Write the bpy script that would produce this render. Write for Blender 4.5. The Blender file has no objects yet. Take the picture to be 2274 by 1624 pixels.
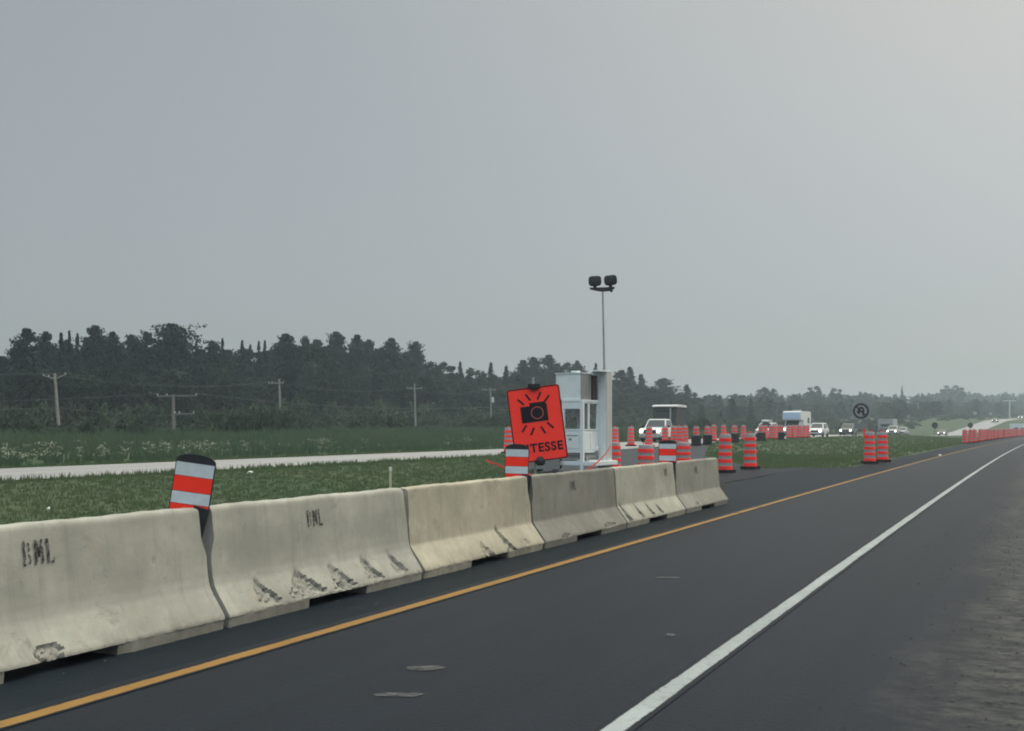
import bpy, bmesh, math, random
import numpy as np
from mathutils import Vector, Matrix, Euler

# ------------------------------------------------------------------ camera, sky, sun, exposure
SC = bpy.context.scene
COL = SC.collection
CAM_H = 1.6
HAZE = 0.00068
F = 2500.0                     # focal length in units of a 2274 wide picture
cam_d = bpy.data.cameras.new("camera")
cam = bpy.data.objects.new("camera", cam_d)
COL.objects.link(cam)
cam.location = (0, 0, CAM_H)
cam.rotation_euler = (math.radians(90), 0, 0)
cam_d.sensor_width = 36.0
cam_d.lens = F / 2274.0 * 36.0
cam_d.shift_y = 138.0 / 2274.0
cam_d.clip_start = 0.1
cam_d.clip_end = 6000.0
SC.camera = cam

SUN_AZ, SUN_EL = math.radians(54), math.radians(51)      # azimuth from +Y towards +X
sun_dir = Vector((math.sin(SUN_AZ) * math.cos(SUN_EL), math.cos(SUN_AZ) * math.cos(SUN_EL), math.sin(SUN_EL)))
w = bpy.data.worlds.new("World")
SC.world = w
w.use_nodes = True
nt = w.node_tree
nt.nodes.clear()
def wn(t, **kw):
    n = nt.nodes.new(t)
    for k, v in kw.items():
        setattr(n, k, v)
    return n
wout = wn('ShaderNodeOutputWorld')
sky = wn('ShaderNodeTexSky', sky_type='NISHITA', sun_disc=False)
sky.sun_elevation = SUN_EL
sky.sun_rotation = SUN_AZ
sky.dust_density = 1.5
sky.air_density = 1.0
hs = wn('ShaderNodeHueSaturation')
hs.inputs['Saturation'].default_value = 0.30
nt.links.new(sky.outputs[0], hs.inputs['Color'])
bg1 = wn('ShaderNodeBackground')
bg1.inputs['Strength'].default_value = 0.05
nt.links.new(hs.outputs[0], bg1.inputs['Color'])
# thin smoke layer in front of the sky: grey, warmer and brighter round the hidden sun
tc = wn('ShaderNodeTexCoord')
dot = wn('ShaderNodeVectorMath', operation='DOT_PRODUCT')
dot.inputs[1].default_value = sun_dir
nt.links.new(tc.outputs['Generated'], dot.inputs[0])
mr = wn('ShaderNodeMapRange')
mr.inputs['From Min'].default_value = 0.30
mr.inputs['From Max'].default_value = 1.0
nt.links.new(dot.outputs['Value'], mr.inputs['Value'])
pw = wn('ShaderNodeMath', operation='POWER')
pw.inputs[1].default_value = 2.6
nt.links.new(mr.outputs[0], pw.inputs[0])
mixg = wn('ShaderNodeMix', data_type='RGBA')
mixg.inputs['A'].default_value = (0.138, 0.155, 0.164, 1)
mixg.inputs['B'].default_value = (0.46, 0.41, 0.27, 1)
nt.links.new(pw.outputs[0], mixg.inputs['Factor'])
# soft unevenness of the smoke
nz = wn('ShaderNodeTexNoise')
nz.inputs['Scale'].default_value = 1.6
nz.inputs['Detail'].default_value = 3.0
nt.links.new(tc.outputs['Generated'], nz.inputs['Vector'])
mrn = wn('ShaderNodeMapRange')
mrn.inputs['To Min'].default_value = 0.93
mrn.inputs['To Max'].default_value = 1.07
nt.links.new(nz.outputs[0], mrn.inputs['Value'])
sep = wn('ShaderNodeSeparateXYZ')
nt.links.new(tc.outputs['Generated'], sep.inputs[0])
mre = wn('ShaderNodeMapRange')
mre.interpolation_type = 'SMOOTHSTEP'
mre.inputs['From Min'].default_value = 0.33
mre.inputs['From Max'].default_value = 0.95
mre.inputs['To Min'].default_value = 1.0
mre.inputs['To Max'].default_value = 8.0
nt.links.new(sep.outputs['Z'], mre.inputs['Value'])
mrb = wn('ShaderNodeMapRange')          # extra sky brightness added behind the camera, unseen, to light surfaces facing it
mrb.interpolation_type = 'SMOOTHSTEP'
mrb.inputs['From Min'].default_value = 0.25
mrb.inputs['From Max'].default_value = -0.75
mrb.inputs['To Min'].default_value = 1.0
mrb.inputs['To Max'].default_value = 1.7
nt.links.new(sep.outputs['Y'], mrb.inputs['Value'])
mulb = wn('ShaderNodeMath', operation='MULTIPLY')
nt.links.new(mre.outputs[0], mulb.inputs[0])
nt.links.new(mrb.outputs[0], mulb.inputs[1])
mrh = wn('ShaderNodeMapRange')          # smoke thickest, so dullest, towards the horizon
mrh.interpolation_type = 'SMOOTHSTEP'
mrh.inputs['From Min'].default_value = -0.02
mrh.inputs['From Max'].default_value = 0.34
mrh.inputs['To Min'].default_value = 0.62
mrh.inputs['To Max'].default_value = 1.06
nt.links.new(sep.outputs['Z'], mrh.inputs['Value'])
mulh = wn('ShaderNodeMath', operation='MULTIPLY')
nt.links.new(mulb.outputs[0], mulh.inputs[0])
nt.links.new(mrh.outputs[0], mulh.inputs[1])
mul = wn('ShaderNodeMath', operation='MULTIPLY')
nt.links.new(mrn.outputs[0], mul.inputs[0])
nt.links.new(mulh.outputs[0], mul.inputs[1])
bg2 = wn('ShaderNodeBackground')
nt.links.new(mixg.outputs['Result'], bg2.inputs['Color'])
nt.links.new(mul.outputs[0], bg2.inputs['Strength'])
add = wn('ShaderNodeAddShader')
nt.links.new(bg1.outputs[0], add.inputs[0])
nt.links.new(bg2.outputs[0], add.inputs[1])
nt.links.new(add.outputs[0], wout.inputs['Surface'])

sun_d = bpy.data.lights.new("sun", 'SUN')
sun_d.energy = 1.0
sun_d.angle = math.radians(25)
sun_d.color = (1.0, 0.93, 0.82)
sun = bpy.data.objects.new("sun", sun_d)
COL.objects.link(sun)
sun.rotation_euler = sun_dir.to_track_quat('Z', 'Y').to_euler()
sun.location = (0, 0, 60)
vs = SC.view_settings
vs.view_transform = 'Standard'
vs.look = 'None'
vs.exposure = 0.0
vs.gamma = 1.0
SC.cycles.max_bounces = 5
SC.cycles.volume_bounces = 0
SC.cycles.use_denoising = True
SC.cycles.pixel_filter_type = 'BLACKMAN_HARRIS'
SC.cycles.filter_width = 1.9

# ------------------------------------------------------------------ road coordinates
TH = math.atan(1153.0 / F)
SI, CO = math.sin(TH), math.cos(TH)
RZ = math.radians(90) - TH            # local x runs along the road, local y to its left
RAD = 5000.0
R = random.Random(11)
NR = np.random.default_rng(5)

def W(s, n):
    ne = n - (s * s / (2 * RAD) if s > 0 else 0.0)
    return (s * SI - ne * CO, s * CO + ne * SI)
def SN(x, y):
    s = x * SI + y * CO
    n = -x * CO + y * SI
    return s, n + (s * s / (2 * RAD) if s > 0 else 0.0)
def lerp_knots(v, ks):
    return float(np.interp(v, [k[0] for k in ks], [k[1] for k in ks]))
ZO = [(-300, .2), (70, .2), (95, .42), (180, .5), (215, .25), (260, -.15), (305, -.35), (340, .4), (380, 2.2), (415, 3.9), (460, 4.8), (520, 5.4), (650, 7), (900, 10), (1500, 14)]
ZM = [(-300, 0), (225, 0), (300, -.2), (360, 1.0), (415, 3.4), (460, 4.5), (520, 5.2), (650, 7), (900, 10), (1500, 14)]
NK = [(-500, 'm', 3), (-60, 'm', .4), (-9, 'm', -.3), (-6, 'm', -.05), (0, 'm', 0), (8.6, 'm', 0), (12, 'm', -.08), (17, 'h', -.12), (23.2, 'o', -.02), (24.5, 'o', 0), (31.8, 'o', 0), (33.0, 'o', -.02), (36, 'o', -.25), (44, 'o', .15), (60, 'o', .55), (100, 'o', 1.0), (200, 'o', 2.2), (900, 'o', 8)]
def zt(s, n):
    zo, zm = lerp_knots(s, ZO), lerp_knots(s, ZM)
    vals = {'m': zm, 'o': zo, 'h': .5 * (zm + zo)}
    return float(np.interp(n, [k[0] for k in NK], [vals[k[1]] + k[2] for k in NK]))
def solve(px, n):
    """distance (world Y) at which the picture column px meets the lateral road offset n"""
    k = (px - 1137.0) / F
    lo, hi = 1.0, 2500.0
    f = lambda Y: SN(k * Y, Y)[1] - n
    ys = np.linspace(2, 2000, 1500)
    prev = f(ys[0])
    for a, b in zip(ys[:-1], ys[1:]):
        v = f(b)
        if (prev < 0) != (v < 0):
            return a + (b - a) * (-prev) / (v - prev)
        prev = v
    return None
def spot(px, n):
    Y = solve(px, n)
    x = (px - 1137.0) / F * Y
    s, _ = SN(x, Y)
    return x, Y, zt(s, n), s
def spotY(px, Y):
    x = (px - 1137.0) / F * Y
    s, n = SN(x, Y)
    return x, Y, zt(s, n), s

# ------------------------------------------------------------------ helpers
def tag(o, label, cat, group=None):
    o['label'] = label
    o['category'] = cat
    if group:
        o['group'] = group
    return o
def empty(name, loc, rz=0.0, label=None, cat=None, group=None):
    o = bpy.data.objects.new(name, None)
    COL.objects.link(o)
    o.empty_display_size = 0.3
    o.location = loc
    o.rotation_euler = (0, 0, rz)
    if label:
        tag(o, label, cat, group)
    return o
def dup(root, loc, rz=None, label=None, group=None, scale=None):
    r = root.copy()
    COL.objects.link(r)
    r.location = loc
    if rz is not None:
        r.rotation_euler = (0, 0, rz)
    if scale is not None:
        r.scale = scale
    if label:
        r['label'] = label
    if group:
        r['group'] = group
    def rec(src, dst):
        for ch in list(src.children):
            c = ch.copy()
            COL.objects.link(c)
            c.parent = dst
            rec(ch, c)
    rec(root, r)
    return r

class MB:
    def __init__(self):
        self.v, self.f, self.m = [], [], []
    def add(self, vs, fs, mi=0):
        b = len(self.v)
        self.v += [tuple(p) for p in vs]
        self.f += [tuple(b + i for i in f) for f in fs]
        self.m += [mi] * len(fs)
        return self
    def box(self, x0, x1, y0, y1, z0, z1, mi=0):
        vs = [(x0, y0, z0), (x1, y0, z0), (x1, y1, z0), (x0, y1, z0), (x0, y0, z1), (x1, y0, z1), (x1, y1, z1), (x0, y1, z1)]
        fs = [(0, 3, 2, 1), (4, 5, 6, 7), (0, 1, 5, 4), (1, 2, 6, 5), (2, 3, 7, 6), (3, 0, 4, 7)]
        return self.add(vs, fs, mi)
    def cyl(self, p0, p1, r0, r1=None, n=10, mi=0, caps=True):
        r1 = r0 if r1 is None else r1
        p0, p1 = Vector(p0), Vector(p1)
        ax = (p1 - p0).normalized()
        a = ax.orthogonal().normalized()
        b = ax.cross(a)
        vs = []
        for p, r in ((p0, r0), (p1, r1)):
            for i in range(n):
                t = 2 * math.pi * i / n
                vs.append(p + (a * math.cos(t) + b * math.sin(t)) * r)
        fs = [(i, (i + 1) % n, n + (i + 1) % n, n + i) for i in range(n)]
        if caps:
            fs += [tuple(range(n - 1, -1, -1)), tuple(range(n, 2 * n))]
        return self.add(vs, fs, mi)
    def tube(self, pts, r, n=5, mi=0):
        for a, b in zip(pts[:-1], pts[1:]):
            self.cyl(a, b, r, r, n, mi, caps=True)
        return self
    def lathe(self, prof, n=20, mi=0, mis=None):
        vs = []
        for r, z in prof:
            for i in range(n):
                t = 2 * math.pi * i / n
                vs.append((r * math.cos(t), r * math.sin(t), z))
        b = len(self.v)
        self.v += vs
        for k in range(len(prof) - 1):
            for i in range(n):
                j = (i + 1) % n
                self.f.append((b + k * n + i, b + k * n + j, b + (k + 1) * n + j, b + (k + 1) * n + i))
                self.m.append(mis[k] if mis else mi)
        self.f.append(tuple(b + i for i in range(n - 1, -1, -1)))
        self.m.append(mis[0] if mis else mi)
        self.f.append(tuple(b + (len(prof) - 1) * n + i for i in range(n)))
        self.m.append(mis[-1] if mis else mi)
        return self
    def prism(self, poly, y0, y1, mi=0, plane='xz'):
        """extrude a 2-D outline; plane xz extrudes along y, plane xy along z, plane yz along x"""
        n = len(poly)
        if plane == 'xz':
            P = lambda p, h: (p[0], h, p[1])
        elif plane == 'xy':
            P = lambda p, h: (p[0], p[1], h)
        else:
            P = lambda p, h: (h, p[0], p[1])
        vs = [P(p, y0) for p in poly] + [P(p, y1) for p in poly]
        fs = [tuple(range(n - 1, -1, -1)), tuple(range(n, 2 * n))]
        fs += [(i, (i + 1) % n, n + (i + 1) % n, n + i) for i in range(n)]
        return self.add(vs, fs, mi)
    def build(self, name, mats, parent=None, loc=None, smooth=False, bevel=0.0, rot=None, recalc=True):
        me = bpy.data.meshes.new(name)
        me.from_pydata([tuple(p) for p in self.v], [], self.f)
        mats = mats if isinstance(mats, (list, tuple)) else [mats]
        for m in mats:
            me.materials.append(m)
        me.polygons.foreach_set('material_index', self.m)
        if recalc or bevel:
            bm = bmesh.new()
            bm.from_mesh(me)
            bmesh.ops.recalc_face_normals(bm, faces=bm.faces)
            if bevel:
                es = [e for e in bm.edges if len(e.link_faces) == 2 and e.calc_face_angle(0) > 0.6]
                bmesh.ops.bevel(bm, geom=es, offset=bevel, segments=2, affect='EDGES', clamp_overlap=True)
            bm.to_mesh(me)
            bm.free()
        if smooth:
            me.polygons.foreach_set('use_smooth', [True] * len(me.polygons))
            try:
                me.set_sharp_from_angle(angle=math.radians(40))
            except Exception:
                pass
        me.update()
        o = bpy.data.objects.new(name, me)
        COL.objects.link(o)
        if parent is not None:
            o.parent = parent
        if loc is not None:
            o.location = loc
        if rot is not None:
            o.rotation_euler = rot
        return o
def np_mesh(name, V, Q, mats, parent=None, mi=None, smooth=False, vn=None):
    """fast mesh from a vertex array and an array of equal-sized faces"""
    me = bpy.data.meshes.new(name)
    V = np.asarray(V, dtype=np.float32)
    Q = np.asarray(Q, dtype=np.int32)
    k = Q.shape[1]
    me.vertices.add(len(V))
    me.vertices.foreach_set('co', V.ravel())
    me.loops.add(Q.size)
    me.loops.foreach_set('vertex_index', Q.ravel())
    me.polygons.add(len(Q))
    me.polygons.foreach_set('loop_start', np.arange(0, Q.size, k, dtype=np.int32))
    me.polygons.foreach_set('loop_total', np.full(len(Q), k, dtype=np.int32))
    for m in (mats if isinstance(mats, (list, tuple)) else [mats]):
        me.materials.append(m)
    if mi is not None:
        me.polygons.foreach_set('material_index', np.asarray(mi, dtype=np.int32))
    if smooth:
        me.polygons.foreach_set('use_smooth', np.ones(len(Q), dtype=bool))
    me.update(calc_edges=True)
    me.validate()
    if vn is not None:
        vn = vn / (np.linalg.norm(vn, axis=1, keepdims=True) + 1e-9)
        me.polygons.foreach_set('use_smooth', np.ones(len(me.polygons), dtype=bool))
        me.normals_split_custom_set_from_vertices(vn.astype(np.float32).tolist())
    o = bpy.data.objects.new(name, me)
    COL.objects.link(o)
    if parent is not None:
        o.parent = parent
    return o

# ------------------------------------------------------------------ materials
class NT:
    def __init__(self, name):
        self.mat = bpy.data.materials.new(name)
        self.mat.use_nodes = True
        self.t = self.mat.node_tree
        self.p = self.t.nodes['Principled BSDF']
        self.tc = self.t.nodes.new('ShaderNodeTexCoord')
    def n(self, t, **kw):
        x = self.t.nodes.new(t)
        for k, v in kw.items():
            setattr(x, k, v)
        return x
    def l(self, a, b):
        self.t.links.new(a, b)
    def noise(self, scale, detail=4, rough=.6, coord='Object', stretch=None, dist=0.0, src=None):
        x = self.n('ShaderNodeTexNoise')
        x.inputs['Scale'].default_value = scale
        x.inputs['Detail'].default_value = detail
        x.inputs['Roughness'].default_value = rough
        x.inputs['Distortion'].default_value = dist
        c = src if src is not None else self.tc.outputs[coord]
        if stretch:
            mp = self.n('ShaderNodeMapping')
            mp.inputs['Scale'].default_value = stretch
            self.l(c, mp.inputs['Vector'])
            c = mp.outputs[0]
        self.l(c, x.inputs['Vector'])
        return x.outputs[0]
    def ramp(self, v, a, b, lo=0.0, hi=1.0):
        x = self.n('ShaderNodeMapRange')
        x.inputs['From Min'].default_value = a
        x.inputs['From Max'].default_value = b
        x.inputs['To Min'].default_value = lo
        x.inputs['To Max'].default_value = hi
        self.l(v, x.inputs['Value'])
        return x.outputs[0]
    def mix(self, fac, a, b, mode='MIX'):
        x = self.n('ShaderNodeMix', data_type='RGBA', blend_type=mode)
        for key, v in (('Factor', fac), ('A', a), ('B', b)):
            s = x.inputs[key]
            if isinstance(v, (int, float)):
                s.default_value = v
            elif isinstance(v, tuple):
                s.default_value = (*v, 1) if len(v) == 3 else v
            else:
                self.l(v, s)
        return x.outputs['Result']
    def math(self, op, a, b=None):
        x = self.n('ShaderNodeMath', operation=op)
        for i, v in enumerate((a, b)):
            if v is None:
                continue
            if isinstance(v, (int, float)):
                x.inputs[i].default_value = v
            else:
                self.l(v, x.inputs[i])
        return x.outputs[0]
    def base(self, c):
        self.l(c, self.p.inputs['Base Color']) if not isinstance(c, tuple) else setattr(self.p.inputs['Base Color'], 'default_value', (*c, 1))
        return self
    def set(self, rough=.7, metal=0.0, spec=.5):
        self.p.inputs['Roughness'].default_value = rough
        self.p.inputs['Metallic'].default_value = metal
        self.p.inputs['Specular IOR Level'].default_value = spec
        return self
    def bump(self, h, strength=.3, dist=.02):
        b = self.n('ShaderNodeBump')
        b.inputs['Strength'].default_value = strength
        b.inputs['Distance'].default_value = dist
        self.l(h, b.inputs['Height'])
        self.l(b.outputs[0], self.p.inputs['Normal'])
        return self
def simple(name, c, rough=.6, metal=0.0, spec=.5, var=.18, scale=6.0, dirt=None):
    m = NT(name)
    nz_ = m.noise(scale, 5, .65)
    f = m.ramp(nz_, .3, .7)
    d = tuple(x * (1 - var) for x in c)
    h = tuple(min(1, x * (1 + var)) for x in c)
    col = m.mix(f, d, h)
    if dirt:
        g = m.ramp(m.noise(scale * .5, 6, .7), .55, .72, 0, .6)
        col = m.mix(g, col, dirt)
    m.base(col).set(rough, metal, spec if rough < .6 else .12)
    return m.mat

def concrete(name, c, seed, dark=.0):
    m = NT(name)
    mp = m.n('ShaderNodeMapping')
    mp.inputs['Location'].default_value = (seed * 3.7, seed * 1.9, seed * .7)
    m.l(m.tc.outputs['Object'], mp.inputs['Vector'])
    src = mp.outputs[0]
    big = m.ramp(m.noise(1.3, 5, .6, src=src), .34, .68)
    mid = m.ramp(m.noise(7, 6, .7, src=src), .35, .7)
    fine = m.ramp(m.noise(120, 3, .7, src=src), .3, .7)
    streak = m.ramp(m.noise(3.0, 5, .7, src=src, stretch=(2.6, 1, .14)), .52, .74)
    blot = m.ramp(m.noise(4.5, 7, .75, src=src, dist=.6), .565, .72)
    col = m.mix(big, tuple(x * .74 for x in c), tuple(x * 1.16 for x in c))
    col = m.mix(m.math('MULTIPLY', mid, .55), col, tuple(x * .70 for x in c))
    col = m.mix(m.math('MULTIPLY', fine, .22), col, tuple(x * .5 for x in c))
    col = m.mix(m.math('MULTIPLY', streak, .40), col, tuple(x * .46 for x in c))
    col = m.mix(m.math('MULTIPLY', blot, .66), col, tuple(x * .40 for x in c))
    rust = m.ramp(m.noise(1.9, 5, .7, src=src, dist=.4), .60, .74)
    col = m.mix(m.math('MULTIPLY', rust, .35), col, (.36, .27, .19))
    pores = m.ramp(m.noise(70, 3, .6, src=src), .68, .73)
    col = m.mix(m.math('MULTIPLY', pores, .5), col, tuple(x * .4 for x in c))
    spots = m.ramp(m.noise(16, 4, .6, src=src), .69, .74)
    col = m.mix(m.math('MULTIPLY', spots, .6), col, tuple(x * .35 for x in c))
    # splash dirt with a ragged edge on the foot, reaching up to the first slope
    sepn = m.n('ShaderNodeSeparateXYZ')
    m.l(m.tc.outputs['Object'], sepn.inputs[0])
    up = m.ramp(sepn.outputs['Z'], .02, .26, 1, 0)
    rag = m.ramp(m.noise(5, 6, .7, src=src, stretch=(1, 1, .6)), .36, .62)
    dirt = m.math('MULTIPLY', up, rag)
    col = m.mix(m.math('MULTIPLY', dirt, .62), col, (.14, .13, .115))
    lip = m.ramp(sepn.outputs['Z'], .085, .105, 1, 0)
    col = m.mix(m.math('MULTIPLY', m.math('MULTIPLY', lip, m.ramp(mid, 0, 1, .45, .9)), .60), col, (.135, .130, .118))
    at = m.n('ShaderNodeAttribute', attribute_name='chip')
    agg = m.ramp(m.noise(45, 4, .7, src=src), .35, .65)
    aggc = m.mix(agg, tuple(x * .50 for x in c), tuple(x * .85 for x in c))
    col = m.mix(m.math('MULTIPLY', at.outputs['Fac'], .75), col, aggc)
    m.base(col).set(.92, 0, .25)
    m.bump(m.math('ADD', m.math('MULTIPLY', fine, .4), mid), .25, .006)
    return m.mat

def asphalt(name, c, streak=True, patch=.25, scale=1.0, spec=.055):
    """pavement; the UV layer carries road coordinates in metres"""
    m = NT(name)
    uv = m.n('ShaderNodeUVMap').outputs[0]
    big = m.ramp(m.noise(.25 * scale, 5, .6, src=uv, stretch=(.25, 1, 1)), .35, .68)
    fine = m.ramp(m.noise(60, 3, .8, src=uv), .25, .75)
    grain = m.ramp(m.noise(22, 4, .8, src=uv), .3, .7)
    mid = m.ramp(m.noise(2.2, 6, .7, src=uv), .35, .7)
    col = m.mix(big, tuple(x * .78 for x in c), tuple(x * 1.22 for x in c))
    col = m.mix(m.math('MULTIPLY', grain, .4), col, tuple(x * 1.7 for x in c))
    if streak:
        st = m.ramp(m.noise(1.1, 5, .65, src=uv, stretch=(.012, 1.7, 1)), .38, .68)
        col = m.mix(m.math('MULTIPLY', st, .75), col, tuple(x * 1.65 for x in c))
        st2 = m.ramp(m.noise(2.4, 3, .6, src=uv, stretch=(.02, 2.6, 1)), .56, .72)
        col = m.mix(m.math('MULTIPLY', st2, .4), col, tuple(x * .66 for x in c))
    col = m.mix(m.math('MULTIPLY', mid, patch), col, tuple(x * .66 for x in c))
    col = m.mix(m.math('MULTIPLY', fine, .45), col, tuple(x * 1.55 for x in c))
    m.base(col).set(.48, 0, spec)
    m.bump(m.math('ADD', fine, grain), .45, .008)
    return m

M = {}
# driving lane: asphalt that turns into dusty, gravelly verge right of the white line
am = asphalt('lane_asphalt', (.0090, .0122, .0182))
M['lane'] = am.mat
vm = asphalt('verge_grit', (.0090, .0122, .0182), streak=True, patch=.25)
uvn = vm.n('ShaderNodeUVMap').outputs[0]
sp = vm.n('ShaderNodeSeparateXYZ')
vm.l(uvn, sp.inputs[0])
edge = vm.math('ADD', sp.outputs['Y'], vm.math('MULTIPLY', vm.math('SUBTRACT', vm.noise(.8, 6, .7, src=uvn, stretch=(.35, 1.0, 1)), .5), 2.6))
grit_f = vm.ramp(edge, .75, -.25)
grit = vm.ramp(vm.noise(6, 8, .82, src=uvn, stretch=(1.0, .6, 1)), .44, .62)
grit_c = vm.mix(grit, (.017, .019, .021), (.112, .110, .104))
moss = vm.ramp(vm.noise(.9, 5, .7, src=uvn), .54, .68)
grit_c = vm.mix(vm.math('MULTIPLY', moss, .35), grit_c, (.060, .070, .036))
old = vm.p.inputs['Base Color'].links[0].from_socket
vm.base(vm.mix(vm.math('MULTIPLY', grit_f, .85), old, grit_c))
M['verge'] = vm.mat
M['shoulder'] = asphalt('shoulder_asphalt', (.0110, .0155, .0215), streak=False, patch=.4, spec=.02).mat
M['crossover'] = asphalt('crossover_asphalt', (.030, .034, .040), streak=False, patch=.35, spec=.03)
xm = M['crossover']                      # loose dark gravel where the crossover meets the shoulder
xu = xm.n('ShaderNodeUVMap').outputs[0]
xs_ = xm.n('ShaderNodeSeparateXYZ')
xm.l(xu, xs_.inputs[0])
xf = xm.ramp(xm.math('ADD', xs_.outputs['Y'], xm.math('MULTIPLY', xm.noise(.7, 5, .7, src=xu), 3.0)), 16.5, 12.5)
xg = xm.mix(xm.ramp(xm.noise(14, 5, .8, src=xu), .35, .65), (.0085, .0125, .0180), (.0185, .0235, .0300))
xm.base(xm.mix(xf, xm.p.inputs['Base Color'].links[0].from_socket, xg))
M['crossover'] = xm.mat
M['pale_road'] = asphalt('pale_pavement', (.205, .205, .210), streak=True, patch=.15).mat
def paintmat(name, c, wear, centre, half):
    m = NT(name)
    uv = m.n('ShaderNodeUVMap').outputs[0]
    sp_ = m.n('ShaderNodeSeparateXYZ')
    m.l(uv, sp_.inputs[0])
    d = m.math('ABSOLUTE', m.math('SUBTRACT', sp_.outputs['Y'], centre))
    rag = m.math('MULTIPLY', m.math('SUBTRACT', m.noise(9, 6, .8, src=uv), .5), .035)
    wav = m.math('MULTIPLY', m.math('SUBTRACT', m.noise(.5, 3, .6, src=uv, stretch=(1, .01, 1)), .5), .03)
    e = m.ramp(m.math('ADD', m.math('ADD', d, rag), wav), half - .004, half + .006)
    a = m.ramp(m.noise(14, 7, .8, src=uv), wear, wear + .14)
    b = m.ramp(m.noise(1.2, 5, .6, src=uv), .35, .7)
    col = m.mix(b, tuple(x * .80 for x in c), c)
    col = m.mix(m.math('MULTIPLY', a, .6), col, (.06, .06, .06))
    col = m.mix(e, col, (.0105, .0140, .0205))
    m.base(col).set(.55, 0, .06)
    return m.mat
M['white_line'] = paintmat('white_line_paint', (.29, .325, .34), .53, 2.0, .058)
M['yellow_line'] = paintmat('yellow_line_paint', (.25, .145, .047), .56, 5.02, .055)
M['scuff'] = None

def translucent(m, k):
    tl = m.n('ShaderNodeBsdfTranslucent')
    m.l(m.p.inputs['Base Color'].links[0].from_socket, tl.inputs['Color'])
    mx = m.n('ShaderNodeMixShader')
    mx.inputs[0].default_value = k
    m.l(m.p.outputs[0], mx.inputs[1])
    m.l(tl.outputs[0], mx.inputs[2])
    m.l(mx.outputs[0], m.t.nodes['Material Output'].inputs['Surface'])
def grassmat(name, c1, c2, c3, s1=.5, s2=3.0, thin=False):
    m = NT(name)
    g = m.tc.outputs['Object']
    a = m.ramp(m.noise(s1, 5, .65, src=g), .35, .68)
    b = m.ramp(m.noise(s2, 6, .75, src=g), .35, .68)
    d = m.ramp(m.noise(.11, 4, .6, src=g), .45, .68)
    col = m.mix(a, c1, c2)
    col = m.mix(m.math('MULTIPLY', b, .5), col, tuple(x * .55 for x in c1))
    col = m.mix(m.math('MULTIPLY', d, .55), col, c3)
    m.base(col).set(.95, 0, .15)
    if thin:
        translucent(m, .5)
    else:
        m.bump(b, .6, .05)
    return m.mat
M['ground'] = grassmat('grass_ground', (.044, .072, .040), (.060, .090, .048), (.078, .086, .052))
M['blades'] = grassmat('grass_blades', (.082, .132, .066), (.108, .158, .078), (.132, .146, .084), .6, 2.0, True)
M['tall'] = grassmat('tall_grass', (.060, .108, .066), (.080, .132, .078), (.102, .126, .078), .12, .8, True)
M['lace'] = simple('lace_flower', (.22, .24, .19), .9, var=.25)
def leafmat(name, c, var=.35):
    m = NT(name)
    oi = m.n('ShaderNodeObjectInfo')
    nz_ = m.ramp(m.noise(.35, 4, .6), .35, .66)
    n2 = m.ramp(m.noise(2.0, 3, .6), .3, .7)
    lo = tuple(x * (1 - var * .8) for x in c)
    hi = tuple(x * (1 + var * .8) for x in c)
    col = m.mix(nz_, lo, hi)
    col = m.mix(m.math('MULTIPLY', n2, .25), col, (c[0] * 1.5, c[1] * 1.35, c[2] * 1.0))
    rv = m.ramp(oi.outputs['Random'], 0, 1, .74, 1.28)
    h = m.n('ShaderNodeHueSaturation')
    m.l(col, h.inputs['Color'])
    m.l(rv, h.inputs['Value'])
    m.base(h.outputs[0]).set(.85, 0, .15)
    translucent(m, .35)
    return m.mat
M['needle'] = leafmat('pine_needles', (.0145, .029, .031))
M['spruce'] = leafmat('spruce_needles', (.013, .027, .030))
M['leaf'] = leafmat('broad_leaves', (.024, .045, .036))
M['shrubleaf'] = leafmat('shrub_leaves', (.052, .084, .055))
M['bark'] = simple('bark', (.07, .06, .05), .95)
M['wood_pole'] = simple('weathered_pole_wood', (.23, .225, .215), .9, scale=3)
M['wood_dark'] = simple('dark_pole_wood', (.17, .17, .16), .9, scale=3)
M['wire'] = simple('wire_metal', (.11, .12, .125), .6)
M['steel'] = simple('galvanised_steel', (.32, .34, .35), .5, .6)
M['darksteel'] = simple('dark_steel', (.035, .037, .04), .6, .2)
M['black_plastic'] = simple('black_plastic', (.030, .033, .040), .6)
M['rubber'] = simple('black_rubber', (.016, .017, .020), .85)
M['orange'] = simple('fluorescent_orange', (.98, .045, .026), .7, var=.08, dirt=(.45, .05, .04))
M['orange_red'] = simple('sign_orange', (1.0, .055, .040), .75, var=.05)
M['drum_orange'] = simple('drum_orange', (.92, .040, .032), .7, var=.10, dirt=(.36, .035, .035))
M['silver'] = simple('silver_reflective', (.52, .60, .66), .45, var=.10, scale=14)
M['drum_white'] = simple('drum_white', (.25, .25, .265), .55, var=.15)
M['sign_black'] = simple('sign_black', (.012, .012, .018), .6)
M['white_metal'] = simple('white_painted_metal', (.66, .72, .75), .5, var=.08, scale=2.5, dirt=(.33, .35, .35))
M['grey_metal'] = simple('grey_painted_metal', (.20, .205, .21), .55, var=.1)
M['warm_metal'] = simple('pale_grey_metal', (.44, .45, .45), .55, var=.08)
M['brown_panel'] = simple('brown_panel', (.055, .042, .042), .7)
M['sign_white'] = simple('sign_white', (.26, .28, .30), .6)
M['strap'] = simple('orange_strap', (.75, .10, .07), .6)
M['stake'] = simple('pale_stake_wood', (.46, .46, .32), .85)
M['paper'] = simple('white_litter', (.62, .64, .62), .8)
M['car_white'] = simple('white_car_paint', (.58, .60, .62), .3, var=.04)
M['car_silver'] = simple('silver_car_paint', (.34, .36, .38), .3, .3, var=.04)
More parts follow.
